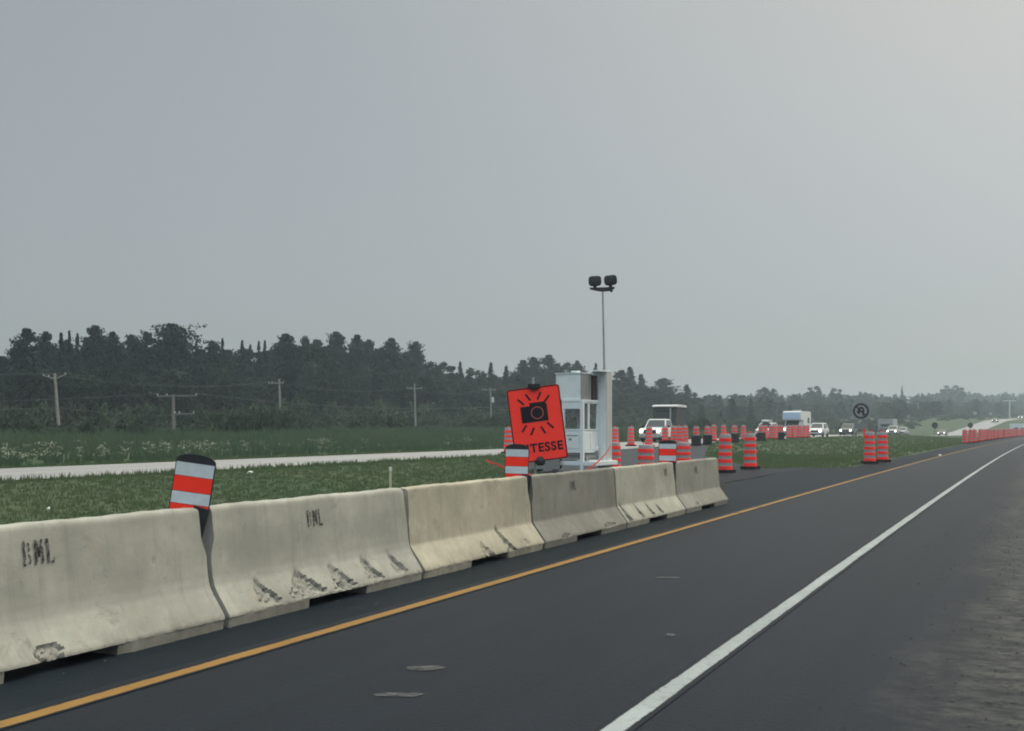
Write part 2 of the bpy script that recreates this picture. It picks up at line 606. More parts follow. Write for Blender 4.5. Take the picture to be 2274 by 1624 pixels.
M['car_grey'] = simple('grey_car_paint', (.12, .13, .14), .3, .3, var=.04)
M['car_dark'] = simple('dark_car_paint', (.02, .022, .025), .25, var=.04)
M['pale_blue'] = simple('pale_blue_panel', (.36, .50, .66), .45, var=.05)
M['glass'] = simple('car_glass', (.030, .040, .045), .12, var=.1)
M['chrome'] = simple('chrome_trim', (.45, .47, .48), .25, .8, var=.05)
M['grille'] = simple('dark_grille', (.012, .013, .016), .5)
M['faded'] = None
def lampmat(name, c, st):
    m = NT(name)
    m.p.inputs['Base Color'].default_value = (.7, .7, .7, 1)
    m.p.inputs['Emission Color'].default_value = (*c, 1)
    m.p.inputs['Emission Strength'].default_value = st
    return m.mat
M['lamp_white'] = lampmat('lit_headlight', (.95, 1.0, .92), 4.0)
M['lamp_warm'] = lampmat('lit_warm_headlight', (1.0, .90, .62), 4.0)
M['lamp_amber'] = lampmat('lit_amber_headlight', (1.0, .80, .55), 3.5)
def stencil(name, c=(.022, .025, .030), sc=38, lo=.40, hi=.52):
    m = NT(name)
    a = m.ramp(m.noise(sc, 5, .8), lo, hi)
    m.base(c).set(.9, 0, .2)
    tr = m.n('ShaderNodeBsdfTransparent')
    mx = m.n('ShaderNodeMixShader')
    m.l(m.math('MULTIPLY', a, .92), mx.inputs[0])
    m.l(tr.outputs[0], mx.inputs[1])
    m.l(m.p.outputs[0], mx.inputs[2])
    out = m.t.nodes['Material Output']
    m.l(mx.outputs[0], out.inputs['Surface'])
    return m.mat
M['stencil'] = stencil('worn_stencil_paint')
M['scuff'] = stencil('faint_scuff', (.085, .09, .095), 10, .34, .60)

# ------------------------------------------------------------------ setting: ground and roads
S_SAMPLES = list(np.arange(-300, -20, 20.0)) + list(np.arange(-20, 120, 2.5)) + list(np.arange(120, 420, 5.0)) + list(np.arange(420, 1500, 20.0))
def sheet(name, n_of, s0, s1, mat, dz, nsub=1):
    """strip along the road between lateral offsets n_of(s)"""
    ss = [s for s in S_SAMPLES if s0 < s < s1]
    ss = [s0] + ss + [s1]
    V, U, Q = [], [], []
    k = None
    for s in ss:
        row = n_of(s)
        k = len(row)
        for n in row:
            x, y = W(s, n)
            V.append((x, y, zt(s, n) + dz))
            U.append((s, n))
    for i in range(len(ss) - 1):
        for j in range(k - 1):
            a = i * k + j
            Q.append((a, a + 1, a + k + 1, a + k))
    o = np_mesh(name, V, np.array(Q)[:, ::-1], mat)
    uvl = o.data.uv_layers.new(name='UVMap')
    idx = np.empty(len(o.data.loops), dtype=np.int32)
    o.data.loops.foreach_get('vertex_index', idx)
    uvl.data.foreach_set('uv', np.array(U, dtype=np.float32)[idx].ravel())
    o['kind'] = 'structure'
    # make sure it faces up
    if o.data.polygons[0].normal.z < 0:
        o.data.flip_normals()
    return o
NKN = [k[0] for k in NK]
ground_rows = NKN[:-1] + [350, 600, 900]
ground_rows = sorted(set(ground_rows + [-3, 4, 14, 20, 28, 48, 54, 70, 85, 120, 150]))
sheet('ground', lambda s: ground_rows, -300, 1480, M['ground'], -.012)
sheet('gravel_verge', lambda s: [-5.9, -3, 0, .3, 1.2], -60, 300, M['verge'], .004)
sheet('road', lambda s: [1.2, 4, 5.2], -60, 1200, M['lane'], .004)
sheet('road_shoulder', lambda s: [5.2, 6.5, (6.75 + .006 * max(0, s - 60) if s > 47 else 8.2) + .15 * math.sin(s * .31) + .10 * math.sin(s * 1.3)], -60, 1200, M['shoulder'], .004)
sheet('opposite_road', lambda s: [24.5, 28, 31.8], -120, 1200, M['pale_road'], .012)
sheet('white_line', lambda s: [1.90, 2.10], -40, 900, M['white_line'], .009)
sheet('yellow_line', lambda s: [4.93, 5.11], -40, 900, M['yellow_line'], .009)
def cross_rows():
    ns = [8.15, 10, 12, 14.5, 17, 20, 23.2, 24.4]
    return ns
def cross_span(n):
    left = np.interp(n, [8, 10, 12, 15, 19, 24.5], [25, 27.5, 30, 35, 43, 52])
    right = np.interp(n, [6.6, 8, 9.5, 12, 17, 22, 24.5], [48.5, 46.5, 44, 50, 62, 80, 92])
    return float(left), float(right)
V, U, Q = [], [], []
NC = 22
for n in cross_rows():
    a, b = cross_span(n)
    for i in range(NC + 1):
        s = a + (b - a) * i / NC + .35 * math.sin(n * 3.1 + i)* (1 if i in (0, NC) else 0)
        x, y = W(s, n)
        V.append((x, y, zt(s, n) + .010))
        U.append((s, n))
for r in range(len(cross_rows()) - 1):
    for i in range(NC):
        a = r * (NC + 1) + i
        Q.append((a, a + 1, a + NC + 2, a + NC + 1))
cr = np_mesh('crossover_road', V, Q, M['crossover'])
uvl = cr.data.uv_layers.new(name='UVMap')
idx = np.empty(len(cr.data.loops), dtype=np.int32)
cr.data.loops.foreach_get('vertex_index', idx)
uvl.data.foreach_set('uv', np.array(U, dtype=np.float32)[idx].ravel())
cr['kind'] = 'structure'
if cr.data.polygons[0].normal.z < 0:
    cr.data.flip_normals()
# pale scuffs on the lane
MBs = MB()
uvs = []
for (px, py, lx, ly) in ((945, 1487, .30, .05), (890, 1547, .32, .04), (1485, 1285, .30, .05), (1488, 1413, .08, .04), (1690, 1127, .5, .07), (1640, 1140, .3, .05)):
    Y = CAM_H * F / (py - 950.0)
    x = (px - 1137.0) / F * Y
    ang = [R.uniform(.75, 1.15) for _ in range(12)]
    pts = [(x + lx * .5 * ang[i] * math.cos(2 * math.pi * i / 12), Y + ly * 1.5 * ang[i] * math.sin(2 * math.pi * i / 12), .0105) for i in range(12)]
    MBs.add(pts, [tuple(range(12))])
so = MBs.build('scuff_mark', M['scuff'])
so['kind'] = 'structure'
uvl = so.data.uv_layers.new(name='UVMap')
for lp in so.data.loops:
    p = so.data.vertices[lp.vertex_index].co
    uvl.data[lp.index].uv = (p.x, p.y)

# ------------------------------------------------------------------ grass (uncountable)
def blades(name, count, sampler, hgt, wid, mat, cluster=5, lean=.45):
    P = sampler(count)
    m = len(P)
    k = cluster
    base = np.repeat(P, k, axis=0)
    base[:, :2] += NR.normal(0, .05, (m * k, 2)) * (1 + hgt)
    h = hgt * NR.uniform(.45, 1.25, (m * k, 1))
    ang = NR.uniform(0, 2 * np.pi, m * k)
    dx = np.stack([np.cos(ang), np.sin(ang), np.zeros(m * k)], 1)
    la = NR.uniform(0, 2 * np.pi, m * k)
    ld = np.stack([np.cos(la), np.sin(la), np.zeros(m * k)], 1) * (h * lean * NR.uniform(.1, 1, (m * k, 1)))
    up = np.array([[0, 0, 1.0]]) * h
    wv = dx * wid * NR.uniform(.6, 1.4, (m * k, 1))
    A = base - wv - np.array([[0, 0, .02]])
    B = base + wv - np.array([[0, 0, .02]])
    Cc = base + up + ld + wv * .15
    V = np.stack([A, B, Cc], 1).reshape(-1, 3)
    Q = np.arange(len(V)).reshape(-1, 3)
    o = np_mesh(name, V, Q, mat)
    o['kind'] = 'stuff'
    return o
def in_cross(s, n):
    if n < 8.0 or n > 24.6:
        return False
    a, b = cross_span(n)
    return a - .2 < s < b + .2
def samp_median(count):
    out = []
    while len(out) < count:
        s = -8 + 78 * R.random() ** 1.15
        n = R.uniform(7.0, 24.4)
        if s < 40 and n < 8.3 and s > 26:
            continue
        if in_cross(s, n):
            continue
        if n < 8.6 and s < 45 and True:
            continue
        if n < 8.6 + .3 * math.sin(s) and R.random() < .55:
            continue
        x, y = W(s, n)
        if y < 4 or not (-.62 < x / y < .62):
            continue
        out.append((x, y, zt(s, n)))
    return np.array(out)
def samp_far(count):
    out = []
    while len(out) < count:
        s = R.uniform(45, 190)
        n = R.uniform(7.0, 24.3)
        if in_cross(s, n) or n < 7.0 + .006 * max(0, s - 60):
            continue
        x, y = W(s, n)
        if x / y < .1 or x / y > .6:
            continue
        out.append((x, y, zt(s, n)))
    return np.array(out)
def samp_bank(count):
    out = []
    while len(out) < count:
        s = -5 + 240 * R.random() ** 1.3
        n = 34.5 + 33 * R.random()
        x, y = W(s, n)
        if y < 10 or not (-.6 < x / y < .4):
            continue
        if n < 37 and R.random() < .6:
            continue
        out.append((x, y, zt(s, n)))
    return np.array(out)
def samp_edge(count):
    out = []
    while len(out) < count:
        s = R.uniform(-10, 110)
        n = R.choice([R.uniform(23.6, 24.6), R.uniform(31.8, 34.6), R.uniform(31.8, 36)])
        if in_cross(s, n):
            continue
        x, y = W(s, n)
        if y < 10 or not (-.6 < x / y < .4):
            continue
        out.append((x, y, zt(s, n)))
    return np.array(out)
g1 = blades('median_grass', 15000, samp_median, .075, .013, M['blades'], 6)
g2 = blades('far_median_grass', 7000, samp_far, .13, .035, M['blades'], 5)
g3 = blades('tall_grass', 14000, samp_bank, .75, .05, M['tall'], 5, .5)
g4 = blades('road_edge_grass', 4000, samp_edge, .16, .02, M['blades'], 5)
# white umbels standing along the far edge of the opposite road
V, Q = [], []
def flower(x, y, z):
    r = R.uniform(.05, .13)
    for _ in range(9):
        cx, cy, cz = x + R.gauss(0, r), y + R.gauss(0, r), z + R.uniform(-.05, .05)
        a = R.uniform(0, 6.28)
        q = R.uniform(.02, .045)
        b = len(V)
        for k in range(4):
            t = a + k * math.pi / 2
            V.append((cx + q * math.cos(t), cy + q * math.sin(t), cz + R.uniform(-.02, .02)))
        Q.append((b, b + 1, b + 2, b + 3))
for (px0, px1, cnt) in ((0, 40, 26), (46, 75, 14), (85, 135, 22), (170, 185, 8), (215, 235, 12), (262, 285, 8), (325, 345, 12), (358, 380, 16), (400, 425, 14), (438, 480, 24), (490, 510, 8), (535, 550, 8), (575, 590, 5), (690, 735, 18), (990, 1000, 6), (1020, 1055, 12), (-60, 900, 30)):
    for _ in range(cnt):
        x, y, z, s = spot(R.uniform(px0, px1), R.uniform(34.3, 38.5))
        flower(x, y, z + R.uniform(.45, .95))
fl = np_mesh('wild_flowers', V, Q, M['lace'])
fl['kind'] = 'stuff'
# dry weeds by the barrier behind the warning sign
def samp_dry(count):
    out = []
    while len(out) < count:
        s, n = R.uniform(12, 27), R.uniform(6.9, 11.5)
        x, y = W(s, n)
        out.append((x, y, zt(s, n)))
    return np.array(out)
M['dry'] = grassmat('dry_grass', (.15, .14, .10), (.22, .20, .15), (.12, .13, .08), thin=True)
blades('dry_weeds', 1500, samp_dry, .42, .014, M['dry'], 5, .7)
# loose grit on the verge and along the foot of the barriers
V, Q = [], []
for k in range(1500):
    if k % 9:
        s_, n_ = R.uniform(3, 26), R.uniform(-2.2, .9) + R.gauss(0, .25)
    else:
        s_, n_ = R.uniform(3, 30), R.choice([R.uniform(5.3, 5.95), R.uniform(5.5, 5.9)])
    x, y = W(s_, n_)
    if y < 3:
        continue
    q = R.uniform(.006, .017)
    b = len(V)
    pts = [(x + q * R.uniform(.6, 1.3) * math.cos(t), y + q * R.uniform(.6, 1.3) * math.sin(t), .006) for t in (0.3, 1.6, 2.9, 4.1, 5.4)]
    V += pts + [(x + R.uniform(-.3, .3) * q, y + R.uniform(-.3, .3) * q, .006 + q * R.uniform(.5, 1.1))]
    Q += [(b + t, b + (t + 1) % 5, b + 5) for t in range(5)]
M['stone'] = simple('grit_stone', (.050, .051, .052), .95, var=.5, scale=1.5)
gs = np_mesh('grit', V, Q, M['stone'])
gs['kind'] = 'stuff'
# ------------------------------------------------------------------ trees and shrubs
def quads(C, size, flat=1.0, jitter=.35):
    """one small randomly turned leaf-clump face per centre"""
    m = len(C)
    a = NR.normal(0, 1, (m, 3)); a[:, 2] *= flat
    a /= np.linalg.norm(a, axis=1, keepdims=True) + 1e-9
    b = NR.normal(0, 1, (m, 3)); b[:, 2] *= flat
    b -= a * np.sum(a * b, 1, keepdims=True)
    b /= np.linalg.norm(b, axis=1, keepdims=True) + 1e-9
    sz = np.asarray(size) * NR.uniform(1 - jitter, 1 + jitter, m)
    a = a * sz[:, None]; b = b * (sz * NR.uniform(.45, .9, m))[:, None]
    V = np.stack([C - a - b * .3, C - b, C + a + b * .2, C + b], 1).reshape(-1, 3)
    return V
def pine_pts(H=10.0, rad=2.3, base=.25, tiers=13, up=.25, dens=15, ragged=.5, cone=False):
    P = []
    for i in range(tiers):
        t = i / (tiers - 1)
        z = H * (base + (1 - base) * t ** .92 * .97)
        prof = (math.sin(min(1, (1 - t) * 1.25 + .10) * math.pi * .5)) * (.55 + .45 * min(1, t * 4 + .3))
        if cone:
            prof = min(1.0, ((1 - t) / .34) ** .85) + .05
        else:
            prof = min(1.0, ((1 - t) / .26) ** .55) * (.72 + .28 * math.sin(t * 19 + rad * 7)) + .05
        for k in range(NR.integers(6, 9)):
            ln = rad * prof * NR.uniform(1 - ragged, 1.12)
            an = NR.uniform(0, 2 * np.pi)
            rise = up * NR.uniform(.3, 1.5)
            for q in np.arange(.30, 1.01, .23):
                c = np.array([math.cos(an) * ln * q, math.sin(an) * ln * q, z + ln * q * q * rise])
                r = (.20 + .12 * q) * (.6 + .4 * prof) * 1.25
                P.append(c + np.clip(NR.normal(0, 1, (dens, 3)), -1.7, 1.7) * np.array([r, r, r * .42]))
    P.append(np.array([0, 0, H * .95]) + np.clip(NR.normal(0, 1, (dens * 2, 3)), -1.4, 1.4) * np.array([.09, .09, .36]))
    return np.concatenate(P)
def spruce_pts(H=10.0, rad=1.7, base=.04, dens=6):
    P = []
    n = 58
    for i in range(n):
        t = min(.985, max(0, (i + NR.uniform(-.45, .45)) / (n - 1)))
        z = H * (base + (1 - base) * t)
        rr = rad * min(1.0, (1 - t) / .62) + .04
        for k in range(max(3, int(6 * (1 - t) + 3))):
            an = NR.uniform(0, 2 * np.pi)
            ln = rr * NR.uniform(.42, 1.18)
            for q in (.35, .65, .95):
                c = np.array([math.cos(an) * ln * q, math.sin(an) * ln * q, z - ln * q * .28 + (.12 * ln if q > .9 else 0)])
                r = .05 + .18 * rr / rad
                P.append(c + NR.normal(0, 1, (dens, 3)) * np.array([r, r, r * .6 + .04]))
    P.append(np.array([0, 0, H * .96]) + np.clip(NR.normal(0, 1, (9, 3)), -1.5, 1.5) * np.array([.03, .03, .30]))
    return np.concatenate(P)
def broad_pts(H=10.0, rad=2.6, base=.22, clumps=44, dens=80):
    P = []
    for i in range(clumps):
        u = NR.uniform(-1, .84)
        an = NR.uniform(0, 2 * np.pi)
        rr = NR.uniform(.45, 1.0) ** .5
        zc = H * (base + (1 - base) * .5) + u * H * (1 - base) * .46
        w_ = math.sqrt(max(0, 1 - u * u)) * (1.0 if u > -.2 else .85)
        c = np.array([math.cos(an) * rad * w_ * rr, math.sin(an) * rad * w_ * rr, zc])
        r = NR.uniform(.48, .82)
        d = NR.normal(0, 1, (dens, 3))
        d /= np.linalg.norm(d, axis=1, keepdims=True)
        P.append(c + d * r * NR.uniform(.5, 1.15, (dens, 1)) * np.array([1, 1, .75]))
    return np.concatenate(P)
def shrub_pts(H=3.0, rad=2.3, clumps=30, dens=60):
    P = []
    for i in range(clumps):
        an = NR.uniform(0, 2 * np.pi)
        rr = rad * NR.uniform(0, 1) ** .6
        top = H * (1 - (rr / rad) ** 2 * .65) * NR.uniform(.5, 1.0)
        c = np.array([math.cos(an) * rr, math.sin(an) * rr, max(.2, top * NR.uniform(.35, .92))])
        r = NR.uniform(.28, .50)
        d = NR.normal(0, 1, (dens, 3))
        d /= np.linalg.norm(d, axis=1, keepdims=True)
        P.append(c + d * r * NR.uniform(.4, 1.15, (dens, 1)))
    return np.concatenate(P)
def crown_mesh(pts, size, flat, mat, name='crown'):
    V = quads(pts, size, flat)
    c = np.repeat(pts, 4, axis=0)
    ax = c.copy(); ax[:, :2] = 0
    ax[:, 2] = np.clip(c[:, 2] - 1.0, 0, None) * .9
    vn = c - ax
    vn /= np.linalg.norm(vn, axis=1, keepdims=True) + 1e-6
    vn = vn + np.array([[0, 0, .45]]) + NR.normal(0, .33, (len(pts), 3)).repeat(4, axis=0)
    o = np_mesh(name, V, np.arange(len(V)).reshape(-1, 4), mat, vn=vn)
    return o
def trunk(parent, H, r, limbs, crown_r, seed):
    rr = random.Random(seed)
    mb = MB()
    pts = [(rr.uniform(-.08, .08) * k, rr.uniform(-.08, .08) * k, H * k / 5.0) for k in range(6)]
    for k in range(5):
        mb.cyl(pts[k], pts[k + 1], r * (1 - k / 5.6), r * (1 - (k + 1) / 5.6), 7, caps=(k in (0, 4)))
    for q in range(limbs):
        t = rr.uniform(.35, .9)
        a = rr.uniform(0, 6.28)
        ln = crown_r * rr.uniform(.5, .85) * (1.1 - t * .6)
        p = Vector((0, 0, H * t))
        mb.cyl(p, p + Vector((math.cos(a) * ln, math.sin(a) * ln, ln * .45)), r * .3, r * .08, 5)
    return mb.build('trunk', M['bark'], parent, recalc=False)
TP = {}
def proto(kind, i, H, crad, pts, size, flat, mat, name, cat, limbs=8):
    root = empty(name, (0, 0, -80), 0, name.replace('_', ' '), cat)
    c = crown_mesh(pts, size, flat, M[mat])
    c.parent = root
    trunk(root, H * .93, .16 if kind != 'shrub' else .06, limbs, crad, i * 7 + len(kind))
    TP.setdefault(kind, []).append([root, H, crad, False])
for i in range(4):
    proto('pine', i, 10, 2.3, pine_pts(rad=(2.3, 2.0, 2.5, 2.2)[i], base=(.26, .32, .2, .3)[i], up=(.22, .3, .18, .3)[i], tiers=(15, 13, 16, 14)[i], ragged=(.38, .45, .34, .48)[i], cone=(i % 2 == 0)), .17, .7, 'needle', 'pine_tree', 'pine tree')
proto('plume', 0, 10, 2.4, pine_pts(rad=2.5, base=.2, up=.62, tiers=14, ragged=.4, cone=True), .16, .8, 'needle', 'pine_tree', 'pine tree')
for i in range(3):
    proto('spruce', i, 10, 1.7, spruce_pts(rad=(1.7, 1.35, 2.0)[i]), .15, .7, 'spruce', 'spruce_tree', 'spruce tree')
for i in range(4):
    proto('broad', i, 10, 2.6, broad_pts(rad=(2.6, 2.3, 2.9, 2.2)[i], base=(.22, .15, .25, .1)[i]), .21, 1, 'leaf', 'broadleaf_tree', 'broadleaf tree')
for i in range(4):
    proto('shrub', i, 3, 2.3, shrub_pts(rad=(2.3, 2.0, 2.6, 2.1)[i]), .15, 1, 'shrubleaf', 'shrub', 'shrub', limbs=5)
def plant(kind, x, y, z, h, wid, label, group, lean=0.0, idx=None):
    e = TP[kind][R.randrange(len(TP[kind])) if idx is None else idx % len(TP[kind])]
    root, H, cr, first = e
    sc = (wid / (2 * cr), wid / (2 * cr), h / H)
    rz = R.uniform(0, 6.28)
    if not e[3]:
        e[3] = True
        o = root
        o.location, o.scale = (x, y, z), sc
        o.rotation_euler = (0, 0, rz)
        o['label'] = label
        if group: o['group'] = group
    else:
        o = dup(root, (x, y, z), rz, label, group, sc)
        if not group and 'group' in o: del o['group']
    return o
def plant_px(kind, px, ytop, wpx, n, label, group=None, idx=None, minh=1.0):
    Y = solve(px, n)
    x = (px - 1137.0) / F * Y
    s, _ = SN(x, Y)
    z = zt(s, n)
    h = max(minh, CAM_H - (ytop - 950.0) / F * Y - z)
    return plant(kind, x, Y, z - .05, h * 1.02, max(.8, wpx / F * Y), label, group, idx=idx)
PROM = [
    ('pine', 60, 734, 62, 'broad pine at the left picture edge, its top a rounded point above the forest'),
    ('pine', 102, 741, 40, 'narrow pine left of the two thin spruces at the left of the skyline'),
    ('spruce', 136, 743, 34, 'left one of the two thin spruces rising above the leftmost utility pole'),
    ('spruce', 154, 739, 22, 'right, thinner one of the two spruces above the leftmost utility pole'),
    ('spruce', 172, 746, 24, 'short spruce squeezed between the thin spruces and the tufted pine'),
    ('pine', 211, 728, 56, 'tall pine with tufted top, highest tree left of the plume-shaped pine'),
    ('pine', 250, 741, 46, 'pine with a flat top just right of the tufted pine'),
    ('pine', 292, 748, 48, 'wide flat-topped pine halfway between the tufted and the plume-shaped pine'),
    ('pine', 325, 741, 38, 'small pointed pine just left of the plume-shaped pine'),
    ('plume', 384, 724, 86, 'plume-shaped pine with upswept branches, the highest tree of the left forest'),
    ('spruce', 436, 762, 22, 'thin short tree right of the plume-shaped pine'),
    ('pine', 471, 761, 44, 'dense pine standing in the dip right of the plume-shaped pine'),
    ('spruce', 494, 756, 26, 'pointed spruce against the dense pine in the dip of the skyline'),
    ('spruce', 538, 761, 30, 'first pointed spruce of the four slim ones in the skyline dip'),
    ('spruce', 556, 769, 22, 'second, shortest of the four slim spruces in the skyline dip'),
    ('spruce', 575, 762, 20, 'third of the four slim spruces in the skyline dip'),
    ('spruce', 588, 761, 20, 'fourth of the four slim spruces, left of the wide evergreen'),
    ('pine', 636, 746, 56, 'wide evergreen with a pointed top left of the round-headed pine'),
    ('broad', 690, 740, 50, 'round-headed pine with sky showing through below its crown'),
    ('pine', 746, 742, 50, 'column-shaped pine right of the round-headed pine'),
    ('pine', 794, 748, 46, 'pine with loose branches right of the column-shaped pine'),
    ('pine', 819, 759, 40, 'slightly lower pine between the loose-branched and the stepped pine'),
    ('pine', 869, 755, 52, 'stepped pine with a flat top and a sky gap under its arm'),
    ('pine', 923, 763, 44, 'pine with a narrow bare top above the tall pole left of the camera sign'),
    ('broad', 958, 797, 40, 'small leafy tree at the foot of the narrow-topped pine'),
    ('broad', 985, 796, 62, 'pale leafy broad tree where the skyline drops left of the camera sign'),
    ('spruce', 1022, 806, 26, 'small pointed spruce behind the pale leafy tree'),
    ('broad', 1056, 812, 50, 'loose leafy tree between the small spruce and the camera sign'),
    ('spruce', 1090, 809, 34, 'rounded spruce left of the top corner of the camera sign'),
    ('spruce', 1124, 815, 34, 'dark pointed spruce just above the left corner of the camera sign'),
    ('pine', 1162, 803, 44, 'dark pine just above the top clamp of the camera sign'),
    ('pine', 1184, 797, 36, 'pine with a bare top above the camera sign'),
    ('pine', 1219, 792, 52, 'dense dark pine left of the white upper cabinet of the trailer'),
    ('broad', 1259, 797, 62, 'round dark tree rising above the white upper cabinet of the trailer'),
    ('pine', 1282, 804, 32, 'dark tree at the right shoulder of the round tree above the trailer'),
    ('spruce', 1323, 809, 24, 'small spruce peeking out left of the lamp mast'),
    ('pine', 1380, 825, 48, 'dark pine just right of the white mast housing'),
    ('spruce', 1399, 819, 56, 'tall pointed spruce right of the white mast housing'),
    ('spruce', 1424, 834, 44, 'lower spruce on the right flank of the pointed spruce'),
    ('pine', 1475, 843, 50, 'lone pine with a lumpy top above the white pickup'),
    ('spruce', 1525, 857, 50, 'cone-shaped tree right of the lone pine, above the dark trailer'),
]
for k, (kind, px, yt, wp, lb) in enumerate(PROM):
    plant_px(kind, px, yt, (wp * 1.3 if kind != 'spruce' else max(40, wp * 1.45)), 99 + (k * 5) % 9, lb, idx=k)
SKYL = [(p[1], p[2]) for p in PROM]
SKYL = [(-150, 790), (-40, 770), (10, 775)] + SKYL + [(1560, 890), (1700, 900)]
def skyl(px):
    return float(np.interp(px, [a for a, _ in SKYL], [b for _, b in SKYL]))
GF = 'trees filling the forest behind the opposite road'
for k in range(84):
    px = -90 + 1640 * (k + R.uniform(-.3, .3)) / 83
    kind = ('pine', 'broad', 'pine', 'broad', 'spruce')[k % 5]
    plant_px(kind, px, skyl(px) + R.uniform(14, 36), R.uniform(58, 88), R.uniform(104, 126), 'dark tree packed into the closed forest behind its front row, only partly visible', GF)
for k in range(66):
    px = -90 + 1640 * (k + R.uniform(-.3, .3)) / 65
    kind = ('broad', 'pine', 'broad', 'broad')[k % 4]
    plant_px(kind, px, skyl(px) * .60 + 915 * .40 + R.uniform(-14, 20), R.uniform(50, 80), R.uniform(90, 97), 'lower tree of the forest edge, between the thicket and the tall trees', 'lower trees along the forest edge')
SHT = [(-80, 885), (60, 890), (110, 915), (137, 934), (160, 925), (200, 905), (300, 900), (350, 925), (388, 955), (420, 905), (440, 885), (560, 866), (590, 862), (624, 884), (680, 900), (760, 918), (830, 899), (880, 908), (925, 948), (1000, 930), (1060, 905), (1090, 896), (1130, 892), (1250, 905), (1400, 915), (1560, 925)]
def shtop(px):
    return float(np.interp(px, [a for a, _ in SHT], [b for _, b in SHT]))
for k in range(88):
    px = -90 + 1620 * (k + R.uniform(-.4, .4)) / 87
    n = R.uniform(62, 83)
    front = k % 2
    plant_px('shrub', px, shtop(px) + (R.uniform(12, 40) if front else R.uniform(-2, 8)), R.uniform(55, 95) * (.8 if front else 1), n if not front else R.uniform(58, 66), 'leafy shrub in the thicket between the tall grass and the forest', 'shrubs of the thicket below the forest')
for k in range(70):
    px = -95 + 1640 * (k + R.uniform(-.4, .4)) / 69
    plant_px('shrub', px, skyl(px) * .25 + 915 * .75 + R.uniform(-10, 12), R.uniform(75, 110), R.uniform(86, 96), 'tall bush closing the gap under the forest trees', 'tall bushes under the forest trees')
# further right: scattered bushes and conifers before the far wood
for (kind, px, yt, wp, n, lb) in (
    ('spruce', 1627, 887, 48, 78, 'dark conifer standing alone above the two lone slim drums'),
    ('spruce', 1668, 909, 30, 70, 'small dark conifer right of the taller lone conifer'),
    ('spruce', 1600, 915, 40, 74, 'small dark conifer at the left foot of the lone conifer'),
    ('pine', 1697, 861, 34, 118, 'loose tall tree on the far skyline above the car with the roof box'),
    ('pine', 1717, 864, 24, 118, 'slim tree on the far skyline right of the loose tall one'),
    ('broad', 1808, 853, 34, 112, 'tall dark tree on the far skyline above the white car'),
    ('broad', 1857, 858, 30, 108, 'round-topped tree on the far skyline left of the no U-turn sign'),
    ('broad', 1918, 867, 28, 108, 'small round tree on the far skyline right above the no U-turn sign'),
    ('spruce', 2003, 858, 14, 105, 'thin spire on the far skyline between the no U-turn sign and the big round tree'),
    ('broad', 2116, 853, 46, 100, 'big round tree, highest of the far skyline on the right'),
):
    plant_px(kind, px, yt, wp, n, lb)
for k in range(90):
    px = 1545 + 700 * (k + R.uniform(-.4, .4)) / 89
    n = R.uniform(44, 80) if px < 1980 else R.uniform(56, 85)
    plant_px('shrub', px, np.interp(px, [1545, 1640, 1760, 1840, 1900, 2000, 2080, 2130, 2250], [918, 912, 922, 915, 918, 916, 928, 924, 912]) + R.uniform(-3, 18), R.uniform(30, 60), n, 'hazy bush on the slope beyond the opposite road', 'bushes on the slope beyond the opposite road', minh=.8)
for k in range(46):
    px = 1960 + 330 * (k + R.uniform(-.4, .4)) / 45
    plant_px('shrub', px, np.interp(px, [1960, 2060, 2130, 2290], [916, 924, 920, 906]) + R.uniform(-3, 18), R.uniform(20, 42), R.uniform(38, 70), 'faint bush on the far slope by the climbing road', 'faint bushes on the far slope', minh=1.2)
# the far wood reads as one mass
FSK = [(1480, 878), (1560, 880), (1600, 875), (1660, 873), (1740, 878), (1790, 872), (1880, 877), (1920, 872), (1950, 878), (2060, 874), (2090, 870), (2140, 868), (2180, 873), (2240, 871), (2274, 869), (2400, 866)]
LOW = {'broad': broad_pts(clumps=22, dens=13), 'pine': pine_pts(tiers=9, dens=3), 'spruce': spruce_pts(dens=1)}
Vs = []
mi = []
def far_tree(kind, px, yt, wpx, n):
    Y = solve(px, n)
    if Y is None:
        return
    x = (px - 1137.0) / F * Y
    s, _ = SN(x, Y)
    z = zt(s, n)
    h = CAM_H - (yt - 950.0) / F * Y - z
    if h < 2:
        return
    h = min(h, 24)
    wd = wpx / F * Y
    P = LOW[kind]
    cr = {'broad': 2.6, 'pine': 2.3, 'spruce': 1.7}[kind]
    a = R.uniform(0, 6.28)
    c_, s_ = math.cos(a), math.sin(a)
    sc = wd / (2 * cr)
    Q = np.stack([(P[:, 0] * c_ - P[:, 1] * s_) * sc + x, (P[:, 0] * s_ + P[:, 1] * c_) * sc + Y, P[:, 2] * h / 10 + z], 1)
    v = quads(Q, .34 * (wd / 8 + .35), 1)
    Vs.append(v)
    mi.extend([0 if kind == 'broad' else 1] * len(Q))
for k in range(620):
    px = R.uniform(1490, 2380)
    row = k % 3
    n = (R.uniform(78, 95), R.uniform(100, 118), R.uniform(124, 150))[row]
    base = float(np.interp(px, [a for a, _ in FSK], [b for _, b in FSK]))
    yt = base + (R.uniform(10, 40), R.uniform(2, 14), R.uniform(-1, 6))[row]
    far_tree(R.choice(['broad', 'broad', 'pine', 'spruce']), px, yt, R.uniform(22, 40), n)
for k in range(150):
    far_tree(R.choice(['broad', 'broad', 'pine']), R.uniform(1940, 2380), R.uniform(886, 912), R.uniform(20, 36), R.uniform(50, 76))
V = np.concatenate(Vs)
fw = np_mesh('far_wood', V, np.arange(len(V)).reshape(-1, 4), [M['shrubleaf'], M['needle']], mi=mi)
fw['kind'] = 'stuff'

